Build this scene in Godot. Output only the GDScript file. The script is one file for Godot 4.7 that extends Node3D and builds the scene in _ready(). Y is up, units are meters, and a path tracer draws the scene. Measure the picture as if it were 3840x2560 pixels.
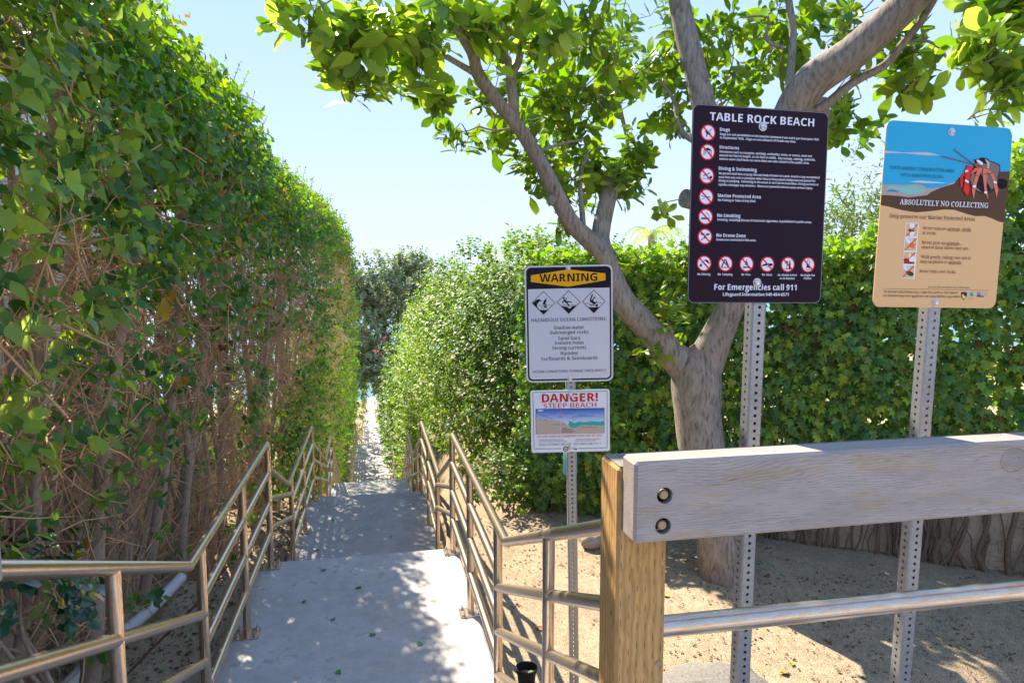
extends Node3D
# A beach access stairway between hedges: handrails, a wooden barrier, four sign panels and a broad-leaved tree.

var rng := RandomNumberGenerator.new()
var taken := {}
var cam: Camera3D
var mats := {}
var noise := FastNoiseLite.new()

# ---------------------------------------------------------------- names and metas
func numbered(called: String) -> String:
	if not taken.has(called):
		taken[called] = 0
		return called
	taken[called] += 1
	return "%s_%03d" % [called, taken[called]]

func tag(o: Node, label: String, category: String, group := "", kind := "") -> void:
	if label: o.set_meta("label", label)
	if category: o.set_meta("category", category)
	if group: o.set_meta("group", group)
	if kind: o.set_meta("kind", kind)

func thing(called: String, label: String, category: String, at := Vector3.ZERO, group := "") -> Node3D:
	var o := Node3D.new()
	o.name = numbered(called)
	add_child(o)
	o.position = at
	tag(o, label, category, group)
	return o

func setting(called: String, label: String) -> Node3D:
	var o := Node3D.new()
	o.name = numbered(called)
	add_child(o)
	tag(o, label, "", "", "structure")
	return o

func part(called: String, m: Mesh, material: Material, parent: Node, at := Transform3D.IDENTITY) -> MeshInstance3D:
	var o := MeshInstance3D.new()
	o.name = called
	o.mesh = m
	o.material_override = material
	o.transform = at
	parent.add_child(o, true)
	return o

# ---------------------------------------------------------------- shapes
func begin() -> SurfaceTool:
	var st := SurfaceTool.new()
	st.begin(Mesh.PRIMITIVE_TRIANGLES)
	return st

func tri(st: SurfaceTool, a: Vector3, b: Vector3, c: Vector3) -> void:
	var n := (c - a).cross(b - a).normalized()
	for v in [a, b, c]:
		st.set_normal(n)
		st.set_uv(Vector2(v.x, v.y))
		st.add_vertex(v)

func quad(st: SurfaceTool, a: Vector3, b: Vector3, c: Vector3, d: Vector3) -> void:
	tri(st, a, b, c)
	tri(st, a, c, d)

# a box with chamfered edges, from corner lo to corner hi
func add_box(st: SurfaceTool, lo: Vector3, hi: Vector3, ch := 0.0) -> void:
	var c := (lo + hi) / 2
	var h := (hi - lo) / 2
	ch = minf(ch, minf(h.x, minf(h.y, h.z)) * 0.9)
	for axis in 3:
		for s: float in [-1.0, 1.0]:
			var n := Vector3.ZERO
			n[axis] = s
			var u := Vector3.ZERO
			var w := Vector3.ZERO
			u[(axis + 1) % 3] = h[(axis + 1) % 3] - ch
			w[(axis + 2) % 3] = h[(axis + 2) % 3] - ch
			var o := c + n * h[axis]
			face(st, o - u - w, o + u - w, o + u + w, o - u + w, n)
	if ch <= 0.0:
		return
	for axis in 3:
		var b := (axis + 1) % 3
		var d := (axis + 2) % 3
		for s: float in [-1.0, 1.0]:
			for t: float in [-1.0, 1.0]:
				var e := Vector3.ZERO
				e[axis] = h[axis] - ch
				var p := Vector3.ZERO
				p[b] = s * h[b]
				p[d] = t * (h[d] - ch)
				var q := Vector3.ZERO
				q[b] = s * (h[b] - ch)
				q[d] = t * h[d]
				var n := Vector3.ZERO
				n[b] = s
				n[d] = t
				face(st, c + p - e, c + p + e, c + q + e, c + q - e, n)
	for sx: float in [-1.0, 1.0]:
		for sy: float in [-1.0, 1.0]:
			for sz: float in [-1.0, 1.0]:
				var s := Vector3(sx, sy, sz)
				var k := s * (h - Vector3.ONE * ch)
				var a := c + k + Vector3(sx * ch, 0, 0)
				var b := c + k + Vector3(0, sy * ch, 0)
				var d := c + k + Vector3(0, 0, sz * ch)
				if (d - a).cross(b - a).dot(s) > 0:
					tri(st, a, b, d)
				else:
					tri(st, a, d, b)

func face(st: SurfaceTool, a: Vector3, b: Vector3, c: Vector3, d: Vector3, n: Vector3) -> void:
	if (c - a).cross(b - a).dot(n) > 0:
		quad(st, a, b, c, d)
	else:
		quad(st, d, c, b, a)

func box_mesh(lo: Vector3, hi: Vector3, ch := 0.0) -> ArrayMesh:
	var st := begin()
	add_box(st, lo, hi, ch)
	return st.commit()

# a tube through points with a radius at each, smooth normals, ends closed
func add_tube(st: SurfaceTool, pts: Array, radii: Array, sides := 10, caps := true, rough := 0.0) -> void:
	var n := pts.size()
	var rings := []
	var side := Vector3.ZERO
	for i in n:
		var t: Vector3
		if i == 0: t = (pts[1] - pts[0]).normalized()
		elif i == n - 1: t = (pts[n - 1] - pts[n - 2]).normalized()
		else: t = ((pts[i + 1] - pts[i]).normalized() + (pts[i] - pts[i - 1]).normalized()).normalized()
		if i == 0:
			side = t.cross(Vector3.UP if absf(t.y) < 0.9 else Vector3.RIGHT).normalized()
		else:
			side = (side - t * side.dot(t)).normalized()
		var other := t.cross(side)
		var stretch := 1.0
		if i > 0 and i < n - 1:
			stretch = minf(1.6, 1.0 / maxf(0.3, t.dot((pts[i] - pts[i - 1]).normalized())))
		var ring := []
		for k in sides:
			var a := TAU * k / sides
			var d := side * cos(a) + other * sin(a)
			var r: float = radii[i]
			if rough > 0.0:
				r *= 1.0 + rough * noise.get_noise_3dv((pts[i] + d * radii[i]) * 30.0)
			ring.append([pts[i] + d * r, d])
		rings.append(ring)
	for i in n - 1:
		for k in sides:
			var a = rings[i][k]
			var b = rings[i][(k + 1) % sides]
			var c = rings[i + 1][(k + 1) % sides]
			var d = rings[i + 1][k]
			for v in [a, c, b, a, d, c]:
				st.set_normal(v[1])
				st.set_uv(Vector2(float(k) / sides, float(i)))
				st.add_vertex(v[0])
	if caps:
		for e: int in [0, n - 1]:
			var out: Vector3 = (pts[0] - pts[1]).normalized() if e == 0 else (pts[n - 1] - pts[n - 2]).normalized()
			for k in sides:
				var a: Vector3 = rings[e][k][0]
				var b: Vector3 = rings[e][(k + 1) % sides][0]
				if (b - pts[e]).cross(a - pts[e]).dot(out) > 0: tri(st, pts[e], a, b)
				else: tri(st, pts[e], b, a)

func tube_mesh(pts: Array, radii: Array, sides := 10, caps := true, rough := 0.0) -> ArrayMesh:
	var st := begin()
	add_tube(st, pts, radii, sides, caps, rough)
	return st.commit()

func pipe(a: Vector3, b: Vector3, r: float, sides := 14) -> ArrayMesh:
	return tube_mesh([a, b], [r, r], sides)

# points along a smooth curve through rows of x, y, z, radius
func smooth(rows: Array, step := 3) -> Array:
	var p := []
	var r := []
	var n := rows.size() / 4
	for i in n - 1:
		for k in step:
			var t := float(k) / step
			var q := []
			for j in [maxi(i - 1, 0), i, i + 1, mini(i + 2, n - 1)]:
				q.append(Vector4(rows[j * 4], rows[j * 4 + 1], rows[j * 4 + 2], rows[j * 4 + 3]))
			var v: Vector4 = 0.5 * ((2.0 * q[1]) + (q[2] - q[0]) * t + (2.0 * q[0] - 5.0 * q[1] + 4.0 * q[2] - q[3]) * t * t + (3.0 * q[1] - q[0] - 3.0 * q[2] + q[3]) * t * t * t)
			p.append(Vector3(v.x, v.y, v.z))
			r.append(maxf(v.w, 0.002))
	p.append(Vector3(rows[-4], rows[-3], rows[-2]))
	r.append(rows[-1])
	return [p, r]

# a flat outline in x and y given thickness from z0 to z1
func add_plate(st: SurfaceTool, outline: PackedVector2Array, z0: float, z1: float) -> void:
	if Geometry2D.is_polygon_clockwise(outline):
		outline.reverse()
	var index := Geometry2D.triangulate_polygon(outline)
	for i in index.size() / 3:
		var a := outline[index[i * 3]]
		var b := outline[index[i * 3 + 1]]
		var c := outline[index[i * 3 + 2]]
		if (b - a).cross(c - a) > 0:
			var s := b
			b = c
			c = s
		tri(st, Vector3(a.x, a.y, z1), Vector3(b.x, b.y, z1), Vector3(c.x, c.y, z1))
		tri(st, Vector3(c.x, c.y, z0), Vector3(b.x, b.y, z0), Vector3(a.x, a.y, z0))
	for i in outline.size():
		var a := outline[i]
		var b := outline[(i + 1) % outline.size()]
		var n := Vector3(b.y - a.y, a.x - b.x, 0)
		face(st, Vector3(a.x, a.y, z0), Vector3(b.x, b.y, z0), Vector3(b.x, b.y, z1), Vector3(a.x, a.y, z1), n)

func rounded(w: float, h: float, r: float, steps := 5) -> PackedVector2Array:
	var out := PackedVector2Array()
	for c in 4:
		var o := Vector2((w / 2 - r) * (1 if c == 0 or c == 3 else -1), (h / 2 - r) * (1 if c < 2 else -1))
		for k in steps + 1:
			out.append(o + Vector2.from_angle(PI / 2 * (c + float(k) / steps)) * r)
	return out

func flat_outline(numbers: Array) -> PackedVector2Array:
	var out := PackedVector2Array()
	for i in numbers.size() / 2:
		out.append(Vector2(numbers[i * 2], numbers[i * 2 + 1]))
	return out

func disc(c: Vector2, r: float, n := 22) -> PackedVector2Array:
	var out := PackedVector2Array()
	for k in n:
		out.append(c + Vector2.from_angle(TAU * k / n) * r)
	return out

# rings of [radius, height] turned round the y axis
func lathe(rows: Array, sides := 16) -> ArrayMesh:
	var st := begin()
	st.set_smooth_group(-1)
	for i in rows.size() - 1:
		for k in sides:
			var a := TAU * k / sides
			var b := TAU * (k + 1) / sides
			var p := Vector3(cos(a) * rows[i][0], rows[i][1], sin(a) * rows[i][0])
			var q := Vector3(cos(b) * rows[i][0], rows[i][1], sin(b) * rows[i][0])
			var r := Vector3(cos(b) * rows[i + 1][0], rows[i + 1][1], sin(b) * rows[i + 1][0])
			var s := Vector3(cos(a) * rows[i + 1][0], rows[i + 1][1], sin(a) * rows[i + 1][0])
			for t in [[p, q, r], [p, r, s]]:
				if (t[1] - t[0]).cross(t[2] - t[0]).length() > 1e-12:
					tri(st, t[0], t[1], t[2])
	return st.commit()

# a leaf from its base at the origin to its tip on +y, facing +z: half widths along its length, folded on the midrib and curled
func leaf_mesh(widths: Array, fold: float, curl: float, wave := 0.0) -> ArrayMesh:
	var st := begin()
	st.set_smooth_group(0)
	var n := widths.size()
	var at := func(i: int, s: float) -> Vector3:
		var t := float(i) / (n - 1)
		var w: float = widths[i] * s
		return Vector3(w, t, absf(w) * fold - curl * t * t + wave * sin(t * 9.0 + s) * absf(w))
	for i in n - 1:
		for s: float in [-1.0, 1.0]:
			var a: Vector3 = at.call(i, 0.0)
			var b: Vector3 = at.call(i, s)
			var c: Vector3 = at.call(i + 1, s)
			var d: Vector3 = at.call(i + 1, 0.0)
			for t in [[a, b, c], [a, c, d]]:
				if (t[1] - t[0]).cross(t[2] - t[0]).length() > 1e-9:
					var order: Array = [t[0], t[1], t[2]] if (t[2] - t[0]).cross(t[1] - t[0]).z > 0 else [t[0], t[2], t[1]]
					for v: Vector3 in order:
						st.set_uv(Vector2(v.x + 0.5, v.y))
						st.add_vertex(v)
	st.index()
	st.generate_normals()
	return st.commit()

# an ivy leaf: five lobes round the stalk
func ivy_leaf() -> ArrayMesh:
	var st := begin()
	var pts := [Vector3(0, 0.0, 0), Vector3(0.28, -0.08, -0.04), Vector3(0.5, 0.18, -0.1), Vector3(0.3, 0.34, 0.02), Vector3(0.46, 0.64, -0.08), Vector3(0.18, 0.66, 0.02), Vector3(0, 1.05, -0.14), Vector3(-0.18, 0.66, 0.02), Vector3(-0.46, 0.64, -0.08), Vector3(-0.3, 0.34, 0.02), Vector3(-0.5, 0.18, -0.1), Vector3(-0.28, -0.08, -0.04)]
	var mid := Vector3(0, 0.36, 0.05)
	for i in pts.size():
		tri(st, mid, pts[(i + 1) % pts.size()], pts[i])
	return st.commit()

# ---------------------------------------------------------------- copies
func pose(dir: Vector3, facing: Vector3, size: float) -> Basis:
	var y := dir.normalized()
	var x := y.cross(facing)
	if x.length() < 0.01:
		x = y.cross(Vector3(0.3, 0.8, 0.52))
	x = x.normalized()
	return Basis(x * size, y * size, x.cross(y) * size)

func spread(called: String, m: Mesh, material: Material, places: Array, parent: Node) -> void:
	if places.is_empty():
		return
	var mm := MultiMesh.new()
	mm.transform_format = MultiMesh.TRANSFORM_3D
	mm.use_colors = true
	mm.mesh = m
	mm.instance_count = places.size()
	for i in places.size():
		mm.set_instance_transform(i, places[i][0])
		mm.set_instance_color(i, places[i][1])
	var o := MultiMeshInstance3D.new()
	o.name = called
	o.multimesh = mm
	o.material_override = material
	o.set_meta("kind", "stuff")
	parent.add_child(o, true)

# the leaves that show largest are pieces of their own, the rest one mass
func foliage(shapes: Array, material: StandardMaterial3D, places: Array, parent: Node, singly := 300) -> void:
	var ranked := []
	if singly > 0:
		var eye := cam.transform.affine_inverse()
		for i in places.size():
			var p: Vector3 = eye * (places[i][0] as Transform3D).origin
			if p.z < -0.5 and absf(p.x / p.z) < 0.74 and absf(p.y / p.z) < 0.49:
				ranked.append([(places[i][0] as Transform3D).basis.y.length() / -p.z, i])
		ranked.sort_custom(func(a, b): return a[0] > b[0])
		ranked = ranked.slice(0, singly)
	var single := {}
	var tints := {}
	for r in ranked:
		single[r[1]] = true
		var c: Color = places[r[1]][1]
		var key := "%d %d %d" % [roundi(c.r * 40), roundi(c.g * 30), roundi(c.b * 40)]
		if not tints.has(key):
			var m: StandardMaterial3D = material.duplicate()
			m.vertex_color_use_as_albedo = false
			m.albedo_color = Color(c.r, c.g, c.b).linear_to_srgb()
			tints[key] = m
		part("leaf", shapes[r[1] % shapes.size()], tints[key], parent, places[r[1]][0])
	var sorted := []
	for s in shapes:
		sorted.append([])
	for i in places.size():
		if not single.has(i):
			sorted[i % shapes.size()].append(places[i])
	for k in shapes.size():
		spread("foliage", shapes[k], material, sorted[k], parent)

func any_dir() -> Vector3:
	return Vector3(rng.randfn(), rng.randfn(), rng.randfn()).normalized()

func tint(c: Color, by := 0.25) -> Color:
	var k := 1.0 + rng.randf_range(-by, by)
	return Color(c.r * k * rng.randf_range(0.85, 1.15), c.g * k, c.b * k * rng.randf_range(0.7, 1.3))

# a shoot with leaves set round it
func sprig(places: Array, origin: Vector3, dir: Vector3, length: float, count: int, size: float, colors: Array, spread_out := 0.9, twist := 2.4) -> void:
	dir = dir.normalized()
	var side := dir.cross(any_dir()).normalized()
	var other := dir.cross(side)
	var a := rng.randf() * TAU
	for k in count:
		var t := (k + 0.4) / count
		a += twist
		var around := side * cos(a) + other * sin(a)
		var d := (around * spread_out + dir * (0.35 + 0.5 * t) + Vector3(0, -0.12, 0)).normalized()
		var s := size * rng.randf_range(0.65, 1.15) * (1.0 - 0.35 * t * t)
		var facing := (dir + any_dir() * 0.45 + Vector3(0, 0.35, 0)).normalized()
		places.append([Transform3D(pose(d, facing, s), origin + dir * length * t + any_dir() * size * 0.15), tint(colors[rng.randi() % colors.size()])])

# ---------------------------------------------------------------- materials
func lin(r: float, g: float, b: float) -> Color:
	return Color(r, g, b).linear_to_srgb()

func plain(color: Color, rough := 0.7, metal := 0.0) -> StandardMaterial3D:
	var m := StandardMaterial3D.new()
	m.albedo_color = color
	m.roughness = rough
	m.metallic = metal
	m.metallic_specular = 0.5 if metal > 0.0 else 0.22
	return m

func leafy(rough := 0.42, through := Color(0.9, 1.0, 0.45), specular := 0.34) -> StandardMaterial3D:
	var m := plain(Color.WHITE, rough)
	m.vertex_color_use_as_albedo = true
	m.backlight_enabled = true
	m.backlight = through
	m.metallic_specular = specular
	m.cull_mode = BaseMaterial3D.CULL_DISABLED
	return m

func texture(w: int, h: int, paint: Callable, mips := true) -> ImageTexture:
	var im := Image.create(w, h, false, Image.FORMAT_RGB8)
	for y in h:
		for x in w:
			im.set_pixel(x, y, paint.call(x, y))
	return ImageTexture.create_from_image(im)

# a seamless grey noise picture as an array of values 0..1
func field(size: int, freq: float, octaves: int, seed_: int, kind := FastNoiseLite.TYPE_SIMPLEX_SMOOTH) -> PackedByteArray:
	var n := FastNoiseLite.new()
	n.seed = seed_
	n.noise_type = kind
	n.frequency = freq
	n.fractal_octaves = octaves
	return n.get_seamless_image(size, size).get_data()

func surface(tex: Texture2D, scale: Vector3, rough: float, relief := 0.0, height: Texture2D = null, world := true) -> StandardMaterial3D:
	var m := plain(Color.WHITE, rough)
	m.albedo_texture = tex
	m.uv1_triplanar = true
	m.uv1_world_triplanar = world
	m.uv1_scale = scale
	if relief > 0.0:
		m.heightmap_enabled = true
		m.heightmap_texture = height if height else tex
		m.heightmap_scale = relief
	return m

func make_materials() -> void:
	var s := 512
	var big := field(s, 0.006, 5, 11)
	var mid := field(s, 0.03, 4, 12)
	var fine := field(s, 0.16, 3, 13)
	var cell := field(s, 0.05, 2, 14, FastNoiseLite.TYPE_CELLULAR)
	# concrete: pale grey cement with sand grain, worn patches and drips
	var concrete := func(x: int, y: int) -> Color:
		var i := y * s + x
		var v := 0.45 + (big[i] - 128) / 128.0 * 0.07 + (mid[i] - 128) / 128.0 * 0.045 + (fine[i] - 128) / 128.0 * 0.06
		var stain := smoothstep(140.0, 215.0, float(mid[i])) * smoothstep(110.0, 175.0, float(big[i]))
		v *= 1.0 - 0.30 * stain
		if fine[i] > 200: v *= 0.80
		return lin(v * 1.02, v * 0.97, v * 0.92)
	mats.concrete = surface(texture(s, s, concrete), Vector3.ONE * 0.62, 0.86, 0.12)
	mats.concrete_worn = mats.concrete.duplicate()
	mats.concrete_worn.albedo_color = Color(0.93, 0.93, 0.95)
	mats.concrete_worn.uv1_offset = Vector3(0.37, 0.11, 0.63)
	# sandy soil
	var soil := func(x: int, y: int) -> Color:
		var i := y * s + x
		var v := 0.31 + (big[i] - 128) / 128.0 * 0.05 + (mid[i] - 128) / 128.0 * 0.07 + (fine[i] - 128) / 128.0 * 0.20
		if fine[i] > 196: v *= 1.18
		if fine[i] < 70: v *= 0.5
		return lin(v * 1.12, v * 0.86, v * 0.58)
	mats.soil = surface(texture(s, s, soil), Vector3.ONE * 1.1, 0.95, 0.9)
	var stucco := func(x: int, y: int) -> Color:
		var i := y * s + x
		var v := 0.55 + (big[i] - 128) / 128.0 * 0.09 + (mid[i] - 128) / 128.0 * 0.05 + (fine[i] - 128) / 128.0 * 0.04
		return lin(v, v * 0.80, v * 0.58)
	mats.stucco = surface(texture(s, s, stucco), Vector3.ONE * 0.8, 0.92, 0.2)
	mats.white_stucco = plain(lin(0.74, 0.72, 0.70), 0.9)
	# bark: furrows along the stem
	var bark := func(x: int, y: int) -> Color:
		var j := ((y / 3) % s) * s + x
		var i := y * s + x
		var v := 0.26 + (mid[j] - 128) / 128.0 * 0.08 + (big[i] - 128) / 128.0 * 0.07 + (fine[i] - 128) / 128.0 * 0.05
		if mid[j] < 80: v *= 0.65
		return lin(v * 1.08, v * 0.93, v * 0.78)
	mats.bark = surface(texture(s, s, bark), Vector3(2.6, 1.6, 2.6), 0.9, 0.9)
	var stem := func(x: int, y: int) -> Color:
		var j := ((y / 4) % s) * s + x
		var v := 0.34 + (mid[j] - 128) / 128.0 * 0.13 + (fine[y * s + x] - 128) / 128.0 * 0.05
		return lin(v * 1.14, v * 0.90, v * 0.70)
	mats.stem = surface(texture(s, s, stem), Vector3.ONE * 5.0, 0.9, 0.4)
	mats.root = mats.stem.duplicate()
	mats.root.albedo_color = Color(0.74, 0.70, 0.66)
	# brushed steel with tea staining
	var steel := func(x: int, y: int) -> Color:
		var i := y * s + x
		var k := smoothstep(118.0, 178.0, float(mid[i])) * 0.9
		var v := 0.60 + (fine[i] - 128) / 128.0 * 0.08
		return lin(lerpf(v * 1.08, v * 1.0, k), lerpf(v * 0.88, v * 0.72, k), lerpf(v * 0.70, v * 0.48, k))
	mats.steel = surface(texture(s, s, steel), Vector3(3.1, 1.7, 3.1), 0.27)
	mats.steel.metallic = 0.92
	mats.steel.metallic_specular = 0.5
	mats.steel_long = mats.steel.duplicate()
	mats.steel_long.uv1_scale = Vector3(0.7, 4.0, 4.0)
	var zinc := func(x: int, y: int) -> Color:
		var i := y * s + x
		var v := 0.35 + (cell[i] - 128) / 128.0 * 0.07 + (fine[i] - 128) / 128.0 * 0.04
		return lin(v, v * 1.01, v * 1.04)
	mats.zinc = surface(texture(s, s, zinc), Vector3.ONE * 4.0, 0.42)
	mats.zinc.metallic = 0.65
	mats.bolt = plain(lin(0.62, 0.61, 0.6), 0.25, 0.9)
	mats.rust_bolt = plain(lin(0.34, 0.25, 0.15), 0.55, 0.4)
	mats.black_plastic = plain(lin(0.02, 0.02, 0.022), 0.45)
	mats.white_plastic = plain(lin(0.62, 0.64, 0.66), 0.5)
	mats.hose = plain(lin(0.12, 0.045, 0.035), 0.6)
	mats.twig = plain(Color.WHITE, 0.9)
	mats.twig.vertex_color_use_as_albedo = true
	# weathered beam: long silvery grain that bends round a knot near its far end
	var w := 1024
	var h := 256
	var grain := FastNoiseLite.new()
	grain.seed = 5
	grain.frequency = 1.0
	grain.fractal_octaves = 3
	var knots := [Vector3(0.862, 0.26, 0.05), Vector3(0.10, -0.15, 0.05), Vector3(0.52, 1.25, 0.08)]
	var beam_tone := func(x: int, y: int, light: float) -> float:
		var u := float(x) / w
		var q := float(y) / h
		var bend := 0.0
		for k: Vector3 in knots:
			var dx := (u - k.x) * 1.3 / 0.26
			var dy := q - k.y
			bend += k.z * 1.6 * signf(dy) * exp(-(dx * dx * 0.9 + dy * dy * 5.0))
		var r := (q - bend) * 34.0 + grain.get_noise_2d(u * 1.3, q * 0.9) * 7.0 + grain.get_noise_2d(u * 22.0, q * 9.0) * 0.5
		var ring := 0.5 + 0.5 * sin(r * TAU * 0.9)
		var v := light * (0.80 + 0.24 * pow(ring, 0.5)) * (1.0 + 0.26 * grain.get_noise_2d(u * 12.0, q * 170.0) + 0.16 * grain.get_noise_2d(u * 3.0 + 9.0, q * 2.5))
		var k0: Vector3 = knots[0]
		var d := Vector2((u - k0.x) * 1.3 / 0.26, q - k0.y).length()
		if d < 0.17:
			v *= 0.86 + 0.05 * sin(d * 140.0)
			if d > 0.155: v *= 0.8
		if grain.get_noise_2d(u * 9.0 + 40.0, q * 90.0) > 0.52: v *= 0.62
		return v
	var beam := func(x: int, y: int) -> Color:
		var v: float = beam_tone.call(x, y, 0.34)
		var warm := smoothstep(0.1, 0.5, grain.get_noise_2d(float(x) / w * 4.0 + 30.0, float(y) / h * 3.0))
		return lin(v * 1.08, v * lerpf(0.91, 0.86, warm), v * lerpf(0.82, 0.64, warm))
	mats.beam = surface(texture(w, h, beam), Vector3(1.0 / 1.3, 1.0 / 0.209, 1.0 / 0.209), 0.85, 0.10, null, false)
	mats.beam.uv1_offset = Vector3(0.0, 0.5, 0.5)
	# brown post: upright grain with rows of treatment slits
	var post := func(x: int, y: int) -> Color:
		var u := float(x) / s
		var q := float(y) / s
		var ring := 0.5 + 0.5 * sin((u + 0.05 * grain.get_noise_2d(u * 3.0, q * 1.5)) * TAU * 13.0)
		var v := 0.31 * (0.78 + 0.30 * pow(ring, 0.7)) * (1.0 + 0.26 * grain.get_noise_2d(u * 150.0, q * 9.0) + 0.16 * grain.get_noise_2d(u * 6.0, q * 4.0))
		var row := floori(u * 12.0)
		var at := fposmod(u * 12.0, 1.0)
		var along := fposmod(q * 8.0 + row * 0.37, 1.0)
		if absf(at - 0.5) < 0.035 and along < 0.34: v *= 0.35
		var grey := 0.6 * smoothstep(0.25, 0.75, grain.get_noise_2d(u * 5.0 + 70.0, q * 2.0))
		return lin(lerpf(v * 1.60, v * 1.30, grey), lerpf(v * 0.90, v * 0.94, grey), lerpf(v * 0.34, v * 0.55, grey))
	mats.post = surface(texture(s, s, post), Vector3(3.6, 2.4, 3.6), 0.85, 0.25, null, false)
	var ends := func(x: int, y: int) -> Color:
		var d := Vector2(x - 90, y - 300).length() / 256.0
		var v := 0.22 * (0.7 + 0.5 * (0.5 + 0.5 * sin(d * TAU * 11.0 + grain.get_noise_2d(x * 0.02, y * 0.02) * 2.0))) * (1.0 + 0.3 * grain.get_noise_2d(x * 0.2, y * 0.2))
		return lin(v * 1.1, v, v * 0.86)
	mats.end_grain = surface(texture(256, 512, ends), Vector3.ONE * 5.0, 0.9, 0.2, null, false)
	mats.rock = surface(texture(256, 256, func(x: int, y: int) -> Color:
		var i := (y * 2) * s + x * 2
		var v := 0.33 + (mid[i] - 128) / 128.0 * 0.14 + (fine[i] - 128) / 128.0 * 0.12
		return lin(v, v * 0.93, v * 0.82)), Vector3.ONE * 3.0, 0.9, 0.8)
	mats.tree_leaf = leafy(0.40, Color(0.84, 0.97, 0.32))
	mats.hedge_leaf = leafy(0.36, Color(0.9, 1.0, 0.4))
	mats.ivy_leaf = leafy(0.36, Color(0.85, 0.95, 0.4))
	mats.shrub_leaf = leafy(0.46, Color(0.9, 0.97, 0.35), 0.34)
	mats.far_leaf = leafy(0.5, Color(0.8, 0.9, 0.5))
	mats.glossy_leaf = leafy(0.18, Color(0.4, 0.5, 0.2), 0.6)
	mats.dry_leaf = plain(Color.WHITE, 0.85)
	mats.dry_leaf.vertex_color_use_as_albedo = true
	mats.sea = plain(lin(0.10, 0.22, 0.30), 0.3)
var rules_text := [
	["TABLE ROCK BEACH", -0.1795, 0.2584, 0.3633, 0.0242],
	["Dogs", -0.1444, 0.2278, 0.0340, 0.0099],
	["Dogs are not permitted on the beaches between 9 am and 6 pm from June 15th", -0.1435, 0.2152, 0.3462, 0.0070],
	["to September 10th.  Dogs are not allowed off leash any time.", -0.1436, 0.2044, 0.2652, 0.0070],
	["Structures", -0.1441, 0.1741, 0.0672, 0.0099],
	["Structures such as canopies, awnings, umbrellas, tents, or covers, must not", -0.1432, 0.1620, 0.3238, 0.0070],
	["exceed six feet in height, or six feet in width.  Any canopy, awning, umbrella,", -0.1432, 0.1509, 0.3372, 0.0071],
	["tent or cover shall have no more than one side closed to the public view.", -0.1430, 0.1398, 0.3154, 0.0071],
	["Diving & Swimming", -0.1440, 0.1089, 0.1310, 0.0104],
	["No person shall dive or jump into any body of water in a park, beach or any recreational", -0.1431, 0.0957, 0.3547, 0.0071],
	["area from any rock or precipice other than at those places designated and posted for", -0.1433, 0.0842, 0.3406, 0.0071],
	["diving or jumping.  Swimming in the ocean or surf can be hazardous. Strong currents or", -0.1434, 0.0733, 0.3524, 0.0071],
	["riptides endanger any swimmer.  Waves are powerful and can cause serious injury.", -0.1430, 0.0612, 0.3315, 0.0071],
	["Marine Protected Area", -0.1440, 0.0256, 0.1482, 0.0105],
	["No Fishing or Take of Any Kind.", -0.1435, 0.0137, 0.1316, 0.0071],
	["No Smoking", -0.1441, -0.0356, 0.0801, 0.0105],
	["Smoking, including the use of electronic cigarettes, is prohibited in public areas.", -0.1437, -0.0470, 0.3338, 0.0072],
	["No Drone Zone", -0.1446, -0.0973, 0.1010, 0.0106],
	["Drones are restricted in this area.", -0.1444, -0.1090, 0.1383, 0.0072],
	["No Littering", -0.2055, -0.2177, 0.0443, 0.0068],
	["No  Camping", -0.1356, -0.2174, 0.0508, 0.0068],
	["No  Fires", -0.0535, -0.2174, 0.0315, 0.0069],
	["No  Glass", 0.0193, -0.2172, 0.0353, 0.0069],
	["No  Alcohol in Park", 0.0756, -0.2177, 0.0687, 0.0070],
	["or on Beaches", 0.0833, -0.2283, 0.0535, 0.0070],
	["No Single-Use", 0.1581, -0.2173, 0.0518, 0.0070],
	["Plastics", 0.1702, -0.2277, 0.0274, 0.0070],
	["For Emergencies call 911", -0.1463, -0.2633, 0.2917, 0.0184],
	["Lifeguard Information 949-494-6571", -0.1156, -0.2822, 0.2332, 0.0103],
]
var marine_text := [
	["STATE MARINE CONSERVATION AREA", -0.2168, 0.1483, 0.2430, 0.0102],
	["THIS IS A MARINE PROTECTED AREA.", -0.1760, 0.1269, 0.1623, 0.0098],
	["ABSOLUTELY NO COLLECTING", -0.1714, 0.0357, 0.3405, 0.0174],
	["Help preserve our Marine Protected Areas", -0.2036, -0.0086, 0.3279, 0.0125],
	["Never remove animals, shells", -0.0734, -0.0435, 0.1858, 0.0104],
	["or rocks.", -0.0736, -0.0594, 0.0540, 0.0104],
	["Never pick up animals...", -0.0730, -0.0914, 0.1571, 0.0104],
	["observe them where they are.", -0.0730, -0.1071, 0.1848, 0.0104],
	["Walk gently, taking care not to", -0.0724, -0.1391, 0.1949, 0.0104],
	["step on plants or animals.", -0.0734, -0.1550, 0.1619, 0.0104],
	["Never turn over rocks.", -0.0733, -0.1875, 0.1425, 0.0104],
	["Scan the QR barcode for more information.", -0.0338, -0.2378, 0.1630, 0.0055],
	["TO REPORT VIOLATIONS CALL 1-888-334-CalTIP or TEXT 847411", -0.2021, -0.2577, 0.2859, 0.0077],
	["For detailed maps and regulations see: www.wildlife.ca.gov/MPAs", -0.2022, -0.2703, 0.2967, 0.0077],
]
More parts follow.
